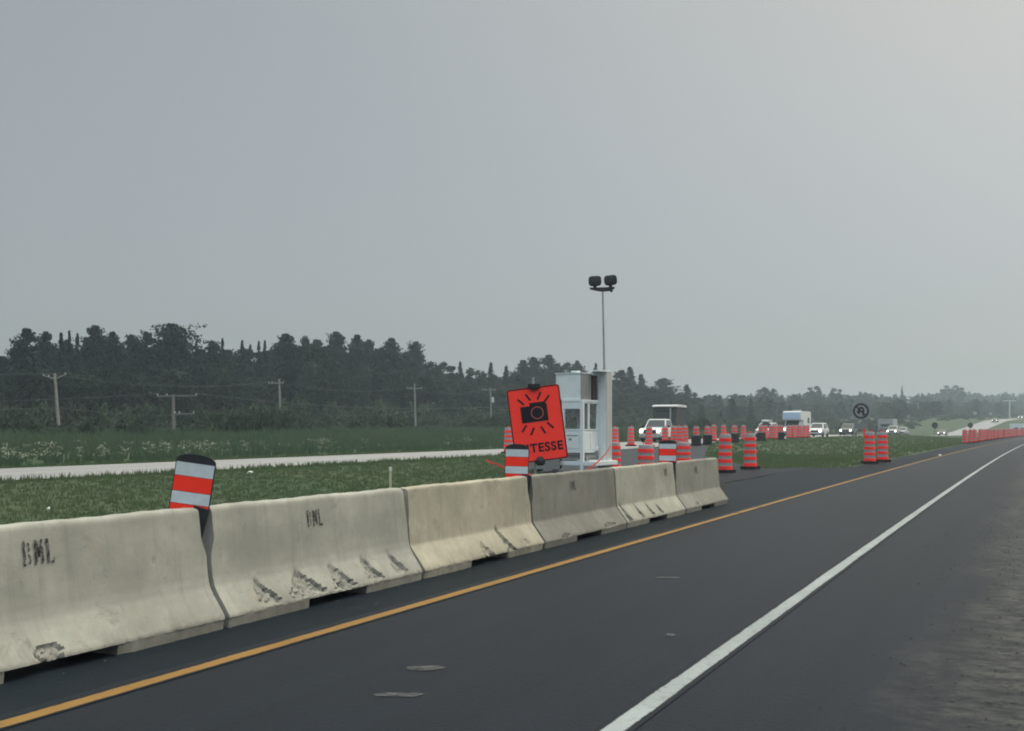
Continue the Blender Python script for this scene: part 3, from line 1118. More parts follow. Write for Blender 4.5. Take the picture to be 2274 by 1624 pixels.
# ------------------------------------------------------------------ utility poles and lines
def upole(px, ytop, n, label, arms, mat='wood_pole', lean=0.0, transformer=False, slim=1.0):
    Y = solve(px, n)
    x = (px - 1137.0) / F * Y
    s, _ = SN(x, Y)
    z = zt(s, n)
    h = CAM_H - (ytop - 950.0) / F * Y - z
    root = empty('utility_pole', (x, Y, z), 0, label, 'utility pole', 'utility poles before the forest')
    root.rotation_euler = (0, lean, math.radians(8))
    MB().cyl((0, 0, -.2), (0, 0, h), .17 * slim, .12 * slim, 10).build('pole', M[mat], root, smooth=True)
    ends = []
    for (dz, half, vee, off) in arms:
        mb = MB()
        if vee:
            mb.cyl((-half, 0, h - dz + vee), (0, .0, h - dz - vee * .3), .055, .06, 6)
            mb.cyl((half, 0, h - dz + vee), (0, .0, h - dz - vee * .3), .055, .06, 6)
        else:
            mb.box(off - half, off + half, -.16, -.04, h - dz - .06, h - dz + .06)
        a = mb.build('crossarm', M[mat], root)
        ins = MB()
        for u in (-half * .95, -half * .5, half * .95):
            zz = h - dz + (vee * abs(u) / half if vee else .06)
            ins.lathe([(.02, 0), (.045, .04), (.045, .12), (.02, .16)], 8)
            for q in range(len(ins.v) - 32, len(ins.v)):
                p = ins.v[q]
                ins.v[q] = (p[0] + u + off, p[1] - .1, p[2] + zz)
            if len(ends) < 3:
                ends.append(Vector((x + u + off, Y, z + zz + .16)))
        ins.build('insulator', M['silver'], a)
    if transformer:
        MB().cyl((.32, 0, h - 2.5), (.32, 0, h - 1.6), .22, n=12).build('transformer', M['silver'], root)
    return root, ends, Vector((x, Y, z + h * .42))
PL = []
PL.append(upole(-260, 826, 85, 'utility pole outside', [(.35, 1.0, 0, 0)])) if False else None
PL.append(upole(131, 829, 85, 'leftmost utility pole, pale, with a V-shaped crossarm', [(.45, 1.05, .30, 0)], lean=math.radians(-4)))
PL.append(upole(624, 842, 85, 'utility pole half hidden by bushes left of the thicket centre', [(.5, .9, .0, -.4)], lean=math.radians(-2)))
PL.append(upole(923, 852, 85, 'tall pale utility pole left of the camera sign', [(.75, 1.1, .0, 0)], lean=math.radians(-1.5)))
PL.append(upole(1091, 861, 85, 'utility pole with a pale transformer just left of the camera sign', [(.4, 1.2, .0, -.3)], transformer=True, lean=math.radians(-1)))
pd = upole(386, 876, 70, 'grey utility pole with two long crossarms, right of the leftmost pole', [(.15, 1.75, 0, .35), (1.75, .85, 0, .95)], mat='wood_dark', lean=math.radians(-1))
def wire(a, b, sag, r, label, gname):
    mb = MB()
    pts = [a.lerp(b, q / 12) - Vector((0, 0, sag * (1 - (2 * q / 12 - 1) ** 2))) for q in range(13)]
    mb.tube(pts, r, 4)
    o = mb.build('power_line', M['wire'], recalc=False)
    return tag(o, label, 'power line', gname)
off_l = Vector((-75, 78, 8.0))
off_r = Vector((40, 300, 10))
names = ['from the left edge to the leftmost pole', 'between the leftmost and the half hidden pole', 'between the half hidden and the tall pale pole', 'between the tall pale pole and the pole with the transformer', 'from the pole with the transformer towards the trailer']
seq = [None] + PL + [None]
for i in range(len(seq) - 1):
    for q in range(3):
        a = seq[i][1][q] if seq[i] else off_l + Vector((q * .8, 0, 0))
        b = seq[i + 1][1][q] if seq[i + 1] else off_r + Vector((q * .8, 0, 0))
        wire(a, b, .9, .010, 'thin overhead wire ' + names[i], 'overhead wires ' + names[i])
    a = seq[i][2] if seq[i] else off_l - Vector((0, 0, 3.5))
    b = seq[i + 1][2] if seq[i + 1] else off_r - Vector((0, 0, 3.5))
    wire(a + Vector((0, -.2, 0)), b + Vector((0, -.2, 0)), .8, .020, 'low cable ' + names[i], None)
for q, tgt in enumerate((-1.2, 1.9)):
    wire(pd[1][0 if q == 0 else 2], Vector((pd[1][0].x + (34 if q else -40), pd[1][0].y + (30 if q else -22), pd[1][0].z - .3)), .9, .022, ('thin wire running right from' if q else 'thin wire running left from') + ' the grey pole with two long crossarms', None)
for px, yt, Y, lb in ((1995, 893, 420, 'first pale thin pole before the far wood'), (2017, 890, 430, 'second pale thin pole before the far wood'), (2039, 895, 440, 'third pale thin pole before the far wood')):
    x = (px - 1137.0) / F * Y
    s, n = SN(x, Y)
    z = zt(s, n)
    r = empty('utility_pole', (x, Y, z), 0, lb, 'utility pole', 'pale poles before the far wood')
    h = CAM_H - (yt - 950.0) / F * Y - z
    MB().cyl((0, 0, 0), (0, 0, h), .20, .15, 8).build('pole', M['warm_metal'], r)
    MB().box(-.9, .9, -.08, .08, h - .5, h - .35).build('crossarm', M['warm_metal'], r)
Y = 520
x = (2242 - 1137.0) / F * Y
s, n = SN(x, Y)
z = zt(s, n)
r = empty('utility_pole', (x, Y, z), 0, 'pale T-shaped pole before the far wood at the right picture edge', 'utility pole')
h = CAM_H - (889 - 950.0) / F * Y - z
MB().cyl((0, 0, 0), (0, 0, h), .42, .32, 8).build('pole', M['warm_metal'], r)
MB().box(-3.1, 3.1, -.12, .12, h - .55, h - .1).build('crossarm', M['warm_metal'], r)
# ------------------------------------------------------------------ concrete barriers
JOINTS = [3.95, 7.18, 10.37, 13.62, 16.95, 20.28, 23.50]
BN = 5.8
CHIPS = {  # road metre, height, width, height of the chip, slant, depth
    0: [(5.42, .115, .20, .13, .0, .03), (6.55, .60, .03, .03, 0, .01), (6.05, .22, .06, .035, 0, .012)],
    1: [(7.75, .20, .20, .14, -.5, .03), (8.32, .20, .36, .14, -.15, .035), (8.88, .20, .24, .15, -.5, .03), (9.42, .21, .18, .15, -.7, .03), (9.92, .22, .15, .15, -.8, .03), (8.9, .12, .12, .08, 0, .03)],
    2: [(11.95, .14, .20, .12, -.2, .03), (12.55, .20, .16, .22, -1.0, .035), (13.1, .14, .10, .07, 0, .02)],
    3: [(14.4, .11, .25, .06, 0, .02), (16.2, .12, .5, .06, 0, .02)],
    4: [(17.15, .22, .13, .22, -1.0, .035), (17.8, .21, .11, .16, -.8, .03), (18.36, .20, .12, .15, -.7, .03), (18.85, .19, .12, .12, -.5, .03)],
    5: [(21.2, .13, .2, .06, 0, .02)],
}
B_INFO = [
    ((.385, .384, .350), True, 'pale concrete barrier nearest the camera, cut off by the left picture edge', 'smooth'),
    ((.375, .374, .342), True, 'pale concrete barrier with five chips along its foot, right of the tilted marker', 'smooth'),
    ((.410, .385, .315), False, 'warm beige concrete barrier without lettering, third along the row', 'sharp'),
    ((.215, .212, .195), False, 'dark grey concrete barrier in front of the white camera trailer', 'sharp'),
    ((.375, .372, .325), False, 'light concrete barrier with four spike-shaped chips, second from the far end', 'sharp'),
    ((.255, .253, .230), False, 'grey concrete barrier at the far end of the row', 'sharp'),
]
TOPZ = .96
def barrier(i):
    s0, s1 = JOINTS[i], JOINTS[i + 1]
    gap = .028
    c, rounded, label, _ = B_INFO[i]
    x, y = W(0, 0)
    d = Vector((SI, CO, 0)); nv = Vector((-CO, SI, 0))
    org = d * s0 + nv * BN
    root = empty('concrete_barrier', (org.x, org.y, 0), RZ, label, 'concrete barrier', 'concrete barriers along the left edge of the road')
    L = s1 - s0
    # outline from the foot of the near face, over the top, to the foot of the far face
    if rounded:
        keyp = [(0, .082), (.002, .098), (.060, .185), (.115, .262), (.154, .330), (.172, .40), (.184, .50), (.205, .75), (.226, .925), (.232, .945), (.245, .957), (.262, .962)]
    else:
        keyp = [(0, .082), (.002, .098), (.182, .340), (.187, .356), (.228, .93), (.232, .947), (.245, .957), (.262, .962)]
    pts = [keyp[0]]
    for a, b in zip(keyp[:-1], keyp[1:]):
        ln = math.hypot(b[0] - a[0], b[1] - a[1])
        k = max(1, int(round(ln / .022)))
        for q in range(1, k + 1):
            pts.append((a[0] + (b[0] - a[0]) * q / k, a[1] + (b[1] - a[1]) * q / k))
    front = len(pts)
    back = [(.6 - p[0], p[1]) for p in reversed(keyp)]
    pts += [(.30, .962)] + back
    m = len(pts)
    ncol = int(L / .02)
    xs = np.linspace(gap, L - gap, ncol)
    P = np.array(pts)
    X = np.repeat(xs[:, None], m, 1)
    Yc = np.repeat(P[None, :, 0], ncol, 0).copy()
    Z = np.repeat(P[None, :, 1], ncol, 0).copy()
    # recessed upper ends where the markers and pins sit, with worn corners
    rec = np.clip((Z - .58) / .12, 0, 1)
    rl = .050 if i in (1, 3, 5) else .018
    rr_ = .050 if i + 1 in (1, 3, 5) else .018
    X = X + rec * rl * np.clip(1 - (X - gap) / .07, 0, 1) - rec * rr_ * np.clip(1 - (L - gap - X) / .07, 0, 1)
    edge = np.minimum(X - gap, L - gap - X)
    cor = np.clip(1 - edge / .10, 0, 1) ** 2
    Z -= cor * np.clip((Z - .80) / .16, 0, 1) * (.035 if rounded else .018)
    # slow waviness of the cast face
    rr = np.random.default_rng(40 + i)
    ph = rr.uniform(0, 6.28, 8)
    wob = .0015 * np.sin(X * 2.1 + ph[0])
    Yc += wob
    Z += np.where(Z > .93, .003 * np.sin(X * 5 + ph[3]) + .002 * np.sin(X * 23 + ph[4]), 0)
    chip = np.zeros_like(X)
    noise = rr.normal(0, 1, X.shape)
    wave = np.sin(X * 47 + ph[5] + 2 * np.sin(Z * 61)) + .6 * np.sin(X * 113 + Z * 90)
    for (cs, cz, cw, ch, sl, dep) in CHIPS.get(i, []):
        u = (X - (cs - s0)) / cw
        v = (Z - cz) / ch
        if sl != 0:       # a spike: pointed at the top, leaning back towards the left
            uu = u - sl * v * .55
            half = np.clip(.60 - v * .62, 0, 1.0)
            inside = (np.abs(uu) < half * .80 + .03 * wave) & (v > -.62 + .06 * wave) & (v < .85)
        else:
            inside = (u * u + v * v * 1.2) < .30 + .06 * wave
        inside &= (np.arange(m)[None, :] < front)
        k = inside.astype(float)
        chip = np.maximum(chip, k)
        Yc += k * dep * (1 + .20 * noise + .2 * wave) * np.clip(.35 + .65 * (1 - v), .2, 1.2)
        Z -= k * dep * .3
    # ragged lower lip
    low = (np.arange(m)[None, :] < 2)
    Yc += low * np.abs(rr.normal(0, .004, X.shape))
    V = np.stack([X, Yc, Z], 2).reshape(-1, 3)
    Q = []
    for a in range(ncol - 1):
        for b in range(m - 1):
            p = a * m + b
            Q.append((p, p + m, p + m + 1, p + 1))
        Q.append((a * m + m - 1, (a + 1) * m + m - 1, (a + 1) * m, a * m))
    nv0 = len(V)
    Vl = [tuple(p) for p in V]
    F_ = list(Q)
    F_.append(tuple(range(m)))
    F_.append(tuple((ncol - 1) * m + k for k in range(m - 1, -1, -1)))
    mb = MB()
    mb.v, mb.f, mb.m = Vl, F_, [0] * len(F_)
    # feet: the drainage slot is left open between them
    a0, a1 = .355 * L, .655 * L
    if i == 0: a0, a1 = .34 * L, .64 * L
    for (fa, fb) in ((gap + .004, a0), (a1, L - gap - .004)):
        k = max(3, int((fb - fa) / .06))
        fx = np.linspace(fa, fb, k)
        vs = []
        for q, xx in enumerate(fx):
            j = rr.normal(0, .004)
            bev = .012 if q in (0, k - 1) else 0
            vs += [(xx, .012 + bev + j, -.01), (xx, .006 + bev * .5 + j * .5, .0815), (xx, .594, .0815), (xx, .588, -.01)]
        fs = []
        for q in range(k - 1):
            for e in range(4):
                fs.append((q * 4 + e, q * 4 + (e + 1) % 4, (q + 1) * 4 + (e + 1) % 4, (q + 1) * 4 + e))
        fs += [(3, 2, 1, 0), tuple((k - 1) * 4 + e for e in range(4))]
        mb.add(vs, fs)
    o = mb.build('barrier_body', concrete('concrete_' + ('smooth' if rounded else 'cast'), c, i + 1), root, smooth=True)
    at = o.data.attributes.new('chip', 'FLOAT', 'POINT')
    arr = np.zeros(len(o.data.vertices), dtype=np.float32)
    arr[:nv0] = chip.reshape(-1)
    at.data.foreach_set('value', arr)
    return root, rounded
def stencil_letters(root, xc, zc, size, rounded, slant=.08, faint=False):
    """painted stencil letters B M L following the sloped face, broken by the stencil's bridges"""
    def face_y(z):
        return float(np.interp(z, [.50, .75, .93], [.184, .207, .226])) if rounded else float(np.interp(z, [.356, .93], [.187, .228]))
    mb = MB()
    st = []
    # strokes as four corner points in letter units (x right, y up, letter height 1)
    def bar(x0, y0, x1, y1, wdt):
        st.append(((x0, y0), (x1, y1), wdt))
    bar(.04, 0, .02, 1, .13)                       # B stem
    bar(.22, .93, .30, .72, .09); bar(.30, .72, .24, .56, .09)
    bar(.24, .46, .33, .26, .09); bar(.33, .26, .28, .07, .09)
    bar(.60, 0, .58, 1, .12)                       # M
    bar(.66, .92, .76, .30, .10); bar(.76, .30, .84, .80, .08)
    bar(.93, 0, .90, 1, .12)
    bar(1.22, 0, 1.18, 1, .14); bar(1.25, .05, 1.50, .05, .10); bar(1.50, .02, 1.49, .22, .06)   # L
    for (a, b, wdt) in st:
        dx, dy = b[0] - a[0], b[1] - a[1]
        ln = math.hypot(dx, dy)
        nx, ny = -dy / ln * wdt / 2, dx / ln * wdt / 2
        k = 6
        vs = []
        for q in range(k + 1):
            t = q / k
            for sgn in (1, -1):
                u = a[0] + dx * t + nx * sgn + R.uniform(-.012, .012)
                v = a[1] + dy * t + ny * sgn
                z = zc + (v - .5) * size
                xx = xc + (u - .75) * size * 1.02
                vs.append((xx, face_y(z) - .0075, z))
        mb.add(vs, [(2 * q, 2 * q + 1, 2 * q + 3, 2 * q + 2) for q in range(k)])
    mb.build('stencil_lettering', M['stencil'], root, recalc=False)
broots = []
for i in range(6):
    rt, rd = barrier(i)
    broots.append(rt)
def wall_spot(px, py):
    """point of the picture ray on the barrier's upper face, as (road metre, height)"""
    k = (px - 1137.0) / F
    Y = (BN + .2) / (SI - CO * k)
    return k * Y * SI + Y * CO, CAM_H - (py - 950.0) / F * Y
for i, (px, py, sz) in {0: (87, 1226, .165), 1: (700, 1150, .15), 3: (1274, 1078, .14), 4: (1480, 1048, .14), 5: (1547, 1043, .14)}.items():
    s, z = wall_spot(px, py)
    stencil_letters(broots[i], s - JOINTS[i], z, sz, B_INFO[i][1])
# steel connector plates at the joints
for i in (1, 3):
    L = JOINTS[i + 1] - JOINTS[i]
    mb = MB()
    mb.box(L - .045, L + .012, .262, .30, .52, .90)
    mb.cyl((L, .285, .30), (L, .285, .955), .014, n=8)
    mb.build('connector_plate', M['steel'], broots[i], bevel=.004)
for i in (0, 2, 4):
    L = JOINTS[i + 1] - JOINTS[i]
    MB().cyl((L, .30, .30), (L, .30, .80), .014, n=8).build('connector_pin', M['darksteel'], broots[i])

# ------------------------------------------------------------------ striped markers standing in the joints
def marker(j, label, yaw, lean, side, wid=.335, hgt=.46, zb=.945, so=0.0):
    d = Vector((SI, CO, 0)); nv = Vector((-CO, SI, 0))
    p = d * JOINTS[j] + nv * (BN + .235)
    root = empty('barrier_marker', (p.x, p.y, zb), yaw, label, 'traffic marker', 'striped markers on the barrier joints')
    root.rotation_euler = Euler((0, lean, yaw))
    w2 = wid / 2
    cap = .066
    body = hgt - cap
    poly = [(-w2, 0), (w2, 0), (w2, body)]
    for q in range(1, 14):
        t = math.pi * q / 14
        poly.append((w2 * math.cos(t), body + cap * math.sin(t) ** .8))
    poly.append((-w2, body))
    mb = MB()
    mb.prism([(x + side, z) for x, z in poly], -.012, .012)
    pan = mb.build('backing_panel', M['black_plastic'], root, bevel=.004)
    cuts = [0, .052, .150, .275, body - .004]
    mats = ['orange', 'silver', 'orange', 'silver']
    for q in range(4):
        sb = MB().box(-w2 + .008 + side, w2 - .008 + side, -.0165, -.0122, cuts[q] + .002, cuts[q + 1] - .002)
        sb.build('reflective_stripe', M[mats[q]], pan)
    st = MB()
    st.prism([(a + so, b) for a, b in [(-.042, .05), (.085, .03), (.070, -.09), (.045, -.27), (-.005, -.27), (-.035, -.09)]], -.026, .022)
    st.box(so, so + .03, -.016, -.0125, -.02, .06)
    st.build('stem', M['black_plastic'], root, bevel=.006)
    return root
marker(1, 'striped orange and silver marker tilted to the right between the two nearest barriers', math.radians(8), math.radians(8.5), -.122, .315, .455, .915, -.045)
marker(3, 'upright striped orange marker covering the corner of the camera sign', math.radians(-3), math.radians(1.5), -.165, .315, .445, .935, -.05)
marker(5, 'small striped marker on the farthest joint of the barrier row', math.radians(-6), math.radians(.5), -.12, .33, .44, .93, -.05)

# ------------------------------------------------------------------ orange speed camera sign on a stand
SY = 20.0
sx = (1193 - 1137.0) / F * SY
sz = CAM_H - (942 - 950.0) / F * SY
sroot = empty('camera_sign', (sx, SY, 0), math.radians(-2), 'tilted orange speed camera warning sign behind the barriers', 'road sign')
PW, PH = .945, 1.325
def rrect(w_, h_, r, n=5):
    pts = []
    for (cx, cy, a0) in ((w_ / 2 - r, h_ / 2 - r, 0), (-w_ / 2 + r, h_ / 2 - r, 90), (-w_ / 2 + r, -h_ / 2 + r, 180), (w_ / 2 - r, -h_ / 2 + r, 270)):
        for q in range(n + 1):
            t = math.radians(a0 + 90 * q / n)
            pts.append((cx + r * math.cos(t), cy + r * math.sin(t)))
    return pts
panel = MB().prism(rrect(PW, PH, .05), -.002, .008).build('sign_panel', M['orange_red'], sroot)
panel.location = (0, 0, sz)
panel.rotation_euler = (math.radians(-3), math.radians(-7.3), 0)
# black edge line
o_, i_ = rrect(PW - .006, PH - .006, .048), rrect(PW - .046, PH - .046, .032)
n_ = len(o_)
bmk = MB()
bmk.add([(p[0], -.005, p[1]) for p in o_] + [(p[0], -.005, p[1]) for p in i_], [(k, (k + 1) % n_, n_ + (k + 1) % n_, n_ + k) for k in range(n_)])
bmk.build('border', M['sign_black'], panel)
def ab(zx, zy):
    """picture position on the panel -> panel metres"""
    x, y = zx - 190, zy - 270
    det = 850 * 1190 + 130 * 95
    a = (x * 1190 - 130 * y) / det
    b = (850 * y + 95 * x) / det
    return (a - .5) * PW, (.5 - b) * PH
def A(a, b):
    return (a - .5) * PW, (.5 - b) * PH
sym = MB()
body = [A(.222, .468), A(.723, .468), A(.723, .236), A(.700, .236), A(.694, .208), A(.402, .208), A(.396, .249), A(.222, .249)]
sym.prism([(p[0], p[1]) for p in body], -.0062, -.0042)
for (p, q) in (((370, 420), (472, 505)), ((498, 335), (574, 437)), ((742, 303), (690, 425)), ((880, 355), (800, 462)), ((508, 832), (438, 945)), ((628, 876), (578, 995)), ((738, 856), (812, 968)), ((842, 793), (942, 882))):
    a, b = Vector(ab(*p)), Vector(ab(*q))
    t = (b - a).normalized()
    nn = Vector((-t.y, t.x)) * .0165
    sym.prism([tuple(a + nn), tuple(a - nn), tuple(b - nn), tuple(b + nn)], -.0062, -.0042)
sym.build('camera_symbol', M['sign_black'], panel)
lc = A(.529, .349)
ring = MB()
vs = []
for q in range(40):
    t = 2 * math.pi * q / 40
    for r_ in (.112, .098):
        vs.append((lc[0] + r_ * math.cos(t), -.0075, lc[1] + r_ * math.sin(t)))
ring.add(vs, [(2 * q, 2 * q + 1, (2 * q + 3) % 80, (2 * q + 2) % 80) for q in range(40)])
M['ring'] = simple('pale_red_line', (.50, .11, .10), .6)
ring.build('lens_ring', M['ring'], panel)
def text_mesh(name, txt, size, mat, parent, loc, rot, width=None, offset=.0, extrude=.001):
    cu = bpy.data.curves.new(name, 'FONT')
    cu.body = txt
    cu.size = size
    cu.align_x = 'CENTER'
    cu.align_y = 'CENTER'
    cu.offset = offset
    cu.extrude = extrude
    cu.space_character = 1.12
    to = bpy.data.objects.new(name + '_curve', cu)
    COL.objects.link(to)
    bpy.context.view_layer.update()
    me = bpy.data.meshes.new_from_object(to.evaluated_get(bpy.context.evaluated_depsgraph_get()))
    bpy.data.objects.remove(to)
    bpy.data.curves.remove(cu)
    me.materials.clear()
    me.materials.append(mat)
    o = bpy.data.objects.new(name, me)
    COL.objects.link(o)
    o.parent = parent
    o.location = loc
    o.rotation_euler = rot
    if width:
        xs = [v.co.x for v in me.vertices]
        o.scale = (width / (max(xs) - min(xs)), 1, 1)
    return o
tcx, tcz = A(.512, .822)
text_mesh('lettering', 'VITESSE', .215, M['sign_black'], panel, (tcx, -.0055, tcz), (math.radians(90), 0, 0), width=.80, offset=.006)
stand = MB()
stand.cyl((-.02, .06, .1), (-.075, .06, 2.5), .024, n=8)
for a in (45, 135, 225, 315):
    t = math.radians(a)
    stand.cyl((0, .06, .28), (.62 * math.cos(t), .06 + .62 * math.sin(t), .02), .02, n=6)
stand.build('stand', M['steel'], sroot)
cl = MB()
zt0, zb0 = sz + .67, sz - .655
cl.box(-.17, .05, -.02, .05, zt0 - .035, zt0 + .045)
cl.prism([(-.13, zt0 - .035), (.0, zt0 - .035), (-.065, zt0 - .10)], -.018, .0)
cl.build('upper_clamp', M['black_plastic'], sroot, bevel=.01)
cb = MB()
cb.lathe([(.05, -.09), (.085, -.06), (.09, .0), (.05, .06), (.01, .08)], 14)
cbo = cb.build('lower_clamp', M['black_plastic'], sroot)
cbo.location = (.055, -.02, zb0 + .01)

# ------------------------------------------------------------------ white speed camera trailer with lamp mast
TY = 40.0
troot = empty('camera_trailer', ((1293 - 1137.0) / F * TY, TY, 0), math.radians(-29), 'white speed camera trailer with a tall lamp mast, parked on the crossover', 'trailer')
WM = M['white_metal']
ub = MB().box(-1.06, -.08, .02, .90, 2.60, 3.53)
ub.box(-1.09, -.05, -.01, .93, 3.53, 3.565)
ubo = ub.build('upper_cabinet', WM, troot, bevel=.006)
MB().box(-.0785, -.068, .03, .89, 2.61, 3.52).build('side_panel', M['grey_metal'], ubo)
MB().box(-.50, -.26, .1, .4, 3.567, 3.64).build('roof_vent', WM, ubo, bevel=.01)
MB().box(-.62, -.03, .97, 1.30, 2.61, 3.50).build('brown_cabinet', M['brown_panel'], troot)
deck = MB().box(-.80, .04, -.03, 1.34, 2.525, 2.60)
deck.build('deck_beam', WM, troot, bevel=.006)
fr = MB()
fr.box(-.06, .06, -.06, .06, .0, 2.525)                     # front corner post with its jack foot
fr.box(-.80, -.70, -.02, .06, 1.50, 2.525)
fr.box(-.80, -.70, 1.26, 1.34, 1.50, 2.525)
fr.box(-.05, .04, 1.27, 1.34, 1.50, 2.525)
fr.box(-.02, .03, .44, .56, 1.50, 2.525)                   # mullion of the side windows
fr.box(-.70, -.06, -.015, .03, 2.27, 2.525)
fr.box(-.70, -.06, -.03, .04, 1.50, 1.555)
fr.box(.0, .035, .06, 1.27, 1.50, 1.545)
fr.box(.0, .03, .06, 1.27, 2.47, 2.525)
fr.build('frame', WM, troot, bevel=.006)
eq = MB().box(-.34, -.10, .25, .55, 1.53, 2.26).box(-.36, -.08, .22, .58, 1.80, 1.83)
eq.build('equipment_box', M['grey_metal'], troot, bevel=.01)
lo = MB()
rp = [(-.02, .70), (.95, .70), (1.10, .74), (1.22, .84), (1.30, .98), (1.34, 1.2), (1.34, 1.50), (-.02, 1.50)]
lo.prism(rp, -.80, .02, plane='yz')
loo = lo.build('lower_cabinet', WM, troot, bevel=.01)
dr = MB()
dr.box(-.66, -.10, -.032, -.02, .86, 1.40)
dr.build('cabinet_door', WM, loo, bevel=.004)
dr2 = MB()
dr2.box(.02, .034, .12, .58, .80, 1.42)
dr2.box(.02, .034, .64, 1.08, .80, 1.42)
dr2.build('side_door', WM, loo, bevel=.004)
MB().box(-.52, -.40, -.042, -.032, 1.15, 1.22).build('latch', M['grey_metal'], loo)
MB().box(-.60, -.16, -.037, -.032, 1.30, 1.335).build('vent_slot', M['grey_metal'], loo)
ch = MB()
ch.box(-2.3, .06, .05, .13, .50, .62).box(-2.3, .06, 1.2, 1.28, .50, .62)
ch.box(-1.9, -.05, .0, 1.3, .62, .68)
ch.box(-.06, .0, .0, 1.3, .50, .62)
ch.box(.0, .12, .1, .32, .42, .58).box(.0, .10, .5, .95, .30, .38)
ch.build('chassis', M['grey_metal'], troot, bevel=.008)
MB().box(-2.15, -.80, -.20, -.17, .10, .66).box(-2.15, -.80, -.17, .05, .60, .66).build('storage_skirt', M['grey_metal'], troot, bevel=.01)
skid = MB().box(-.9, .55, -.02, 1.9, .24, .40)
skid.build('ballast_skid', WM, troot, bevel=.02)
for yy in (-.06, 1.36):
    wh = MB().cyl((-1.75, yy - .09, .27), (-1.75, yy + .09, .27), .27, n=22)
    who = wh.build('wheel', M['rubber'], troot, bevel=.02)
    MB().cyl((-1.75, yy - .10, .27), (-1.75, yy + .10, .27), .14, n=16).build('rim', M['darksteel'], who)
tb = MB().cyl((-2.3, .09, .56), (-3.3, .66, .52), .045, n=8).cyl((-2.3, 1.24, .56), (-3.3, .66, .52), .045, n=8).cyl((-3.2, .66, .52), (-3.2, .66, .0), .035, n=8)
tb.build('tow_bar', M['darksteel'], troot)
ho = MB()
ho.box(.0, .325, 1.345, 1.83, .02, 3.62)
hoo = ho.build('mast_housing', WM, troot, bevel=.006)
MB().box(.3262, .345, 1.36, 1.82, .03, 3.61).build('side_cover', M['warm_metal'], hoo)
MB().box(.10, .30, 1.318, 1.343, .30, 1.05).build('service_hatch', WM, hoo, bevel=.004)
MB().box(-.06, .345, .78, 1.84, 3.625, 3.68).box(-.06, .0, .9, 1.34, 3.50, 3.624).build('top_beam', WM, troot, bevel=.006)
# the mast: lean is that of the photo
mb = MB()
m0 = Vector((.20, 1.45, 3.68))
ca, sa = math.cos(math.radians(25)), math.sin(math.radians(25))
m1 = Vector((.20 - .055 * ca, 1.45 - .055 * sa, 6.55))
mb.cyl(m0, m1, .042, .030, n=12)
mb.cyl(m0, m0 + Vector((0, 0, .10)), .06, n=12)
mast = mb.build('mast', M['steel'], troot, smooth=True)
bar = MB()
def hv(u, z, v=0):  # picture-wise right / up -> trailer coordinates round the mast head
    return (m1.x + u * ca - v * sa, m1.y + u * sa + v * ca, z)
prof = [(-.48, 6.72), (-.47, 6.66), (-.20, 6.60), (0, 6.57), (.25, 6.60), (.30, 6.55), (.36, 6.56), (.36, 6.63), (.44, 6.70), (.42, 6.745), (.1, 6.73)]
vsb = [hv(u, z, -.05) for u, z in prof] + [hv(u, z, .05) for u, z in prof]
k = len(prof)
bar.add(vsb, [tuple(range(k - 1, -1, -1)), tuple(range(k, 2 * k))] + [(q, (q + 1) % k, k + (q + 1) % k, k + q) for q in range(k)])
baro = bar.build('cross_bar', M['darksteel'], troot)
for cu_, cz_, tl in ((-.285, 6.965, 3), (.285, 6.99, 6)):
    lamp = MB()
    pr = rrect(.47, .36, .12, 5)
    rings = [(-.06, .90), (-.045, 1.0), (.06, 1.0), (.12, .82)]
    vs = []
    t = math.radians(tl)
    for (vv, sc) in rings:
        for (pu, pz) in pr:
            pu, pz = pu * sc, pz * sc
            vs.append(hv(cu_ + pu * math.cos(t) - pz * math.sin(t), cz_ + pu * math.sin(t) + pz * math.cos(t), vv))
    k = len(pr)
    fs = [(r * k + q, r * k + (q + 1) % k, (r + 1) * k + (q + 1) % k, (r + 1) * k + q) for r in range(3) for q in range(k)]
    fs += [tuple(range(k - 1, -1, -1)), tuple(range(3 * k, 4 * k))]
    lamp.add(vs, fs)
    lo_ = lamp.build('floodlight', M['black_plastic'], troot, smooth=True)
    yk = MB()
    yk.add([hv(cu_ - .06, 6.73, -.03), hv(cu_ + .06, 6.73, -.03), hv(cu_ + .07, 6.82, -.03), hv(cu_ - .07, 6.82, -.03), hv(cu_ - .06, 6.73, .03), hv(cu_ + .06, 6.73, .03), hv(cu_ + .07, 6.82, .03), hv(cu_ - .07, 6.82, .03)],
           [(0, 1, 2, 3), (7, 6, 5, 4), (0, 4, 5, 1), (1, 5, 6, 2), (2, 6, 7, 3), (3, 7, 4, 0)])
    yk.build('yoke', M['darksteel'], lo_)

# orange straps
def strap(label, pts, wdt=.05):
    mb = MB()
    for a, b in zip(pts[:-1], pts[1:]):
        a, b = Vector(a), Vector(b)
        up = Vector((0, 0, wdt / 2))
        mb.add([a - up, b - up, b + up, a + up, a - up + Vector((0, .006, 0)), b - up + Vector((0, .006, 0)), b + up + Vector((0, .006, 0)), a + up + Vector((0, .006, 0))],
               [(0, 1, 2, 3), (7, 6, 5, 4), (0, 4, 5, 1), (3, 2, 6, 7)])
    o = mb.build('orange_strap', M['strap'])
    return tag(o, label, 'strap')
def pt(px, py, Y):
    return ((px - 1137.0) / F * Y, Y, CAM_H - (py - 950.0) / F * Y)
strap('orange strap sagging over the grass left of the camera sign', [pt(1078, 1022, 30), pt(1090, 1027, 29.5), pt(1102, 1031, 29), pt(1118, 1037, 28.5), pt(1150, 1049, 27), pt(1185, 1056, 26)], .06)
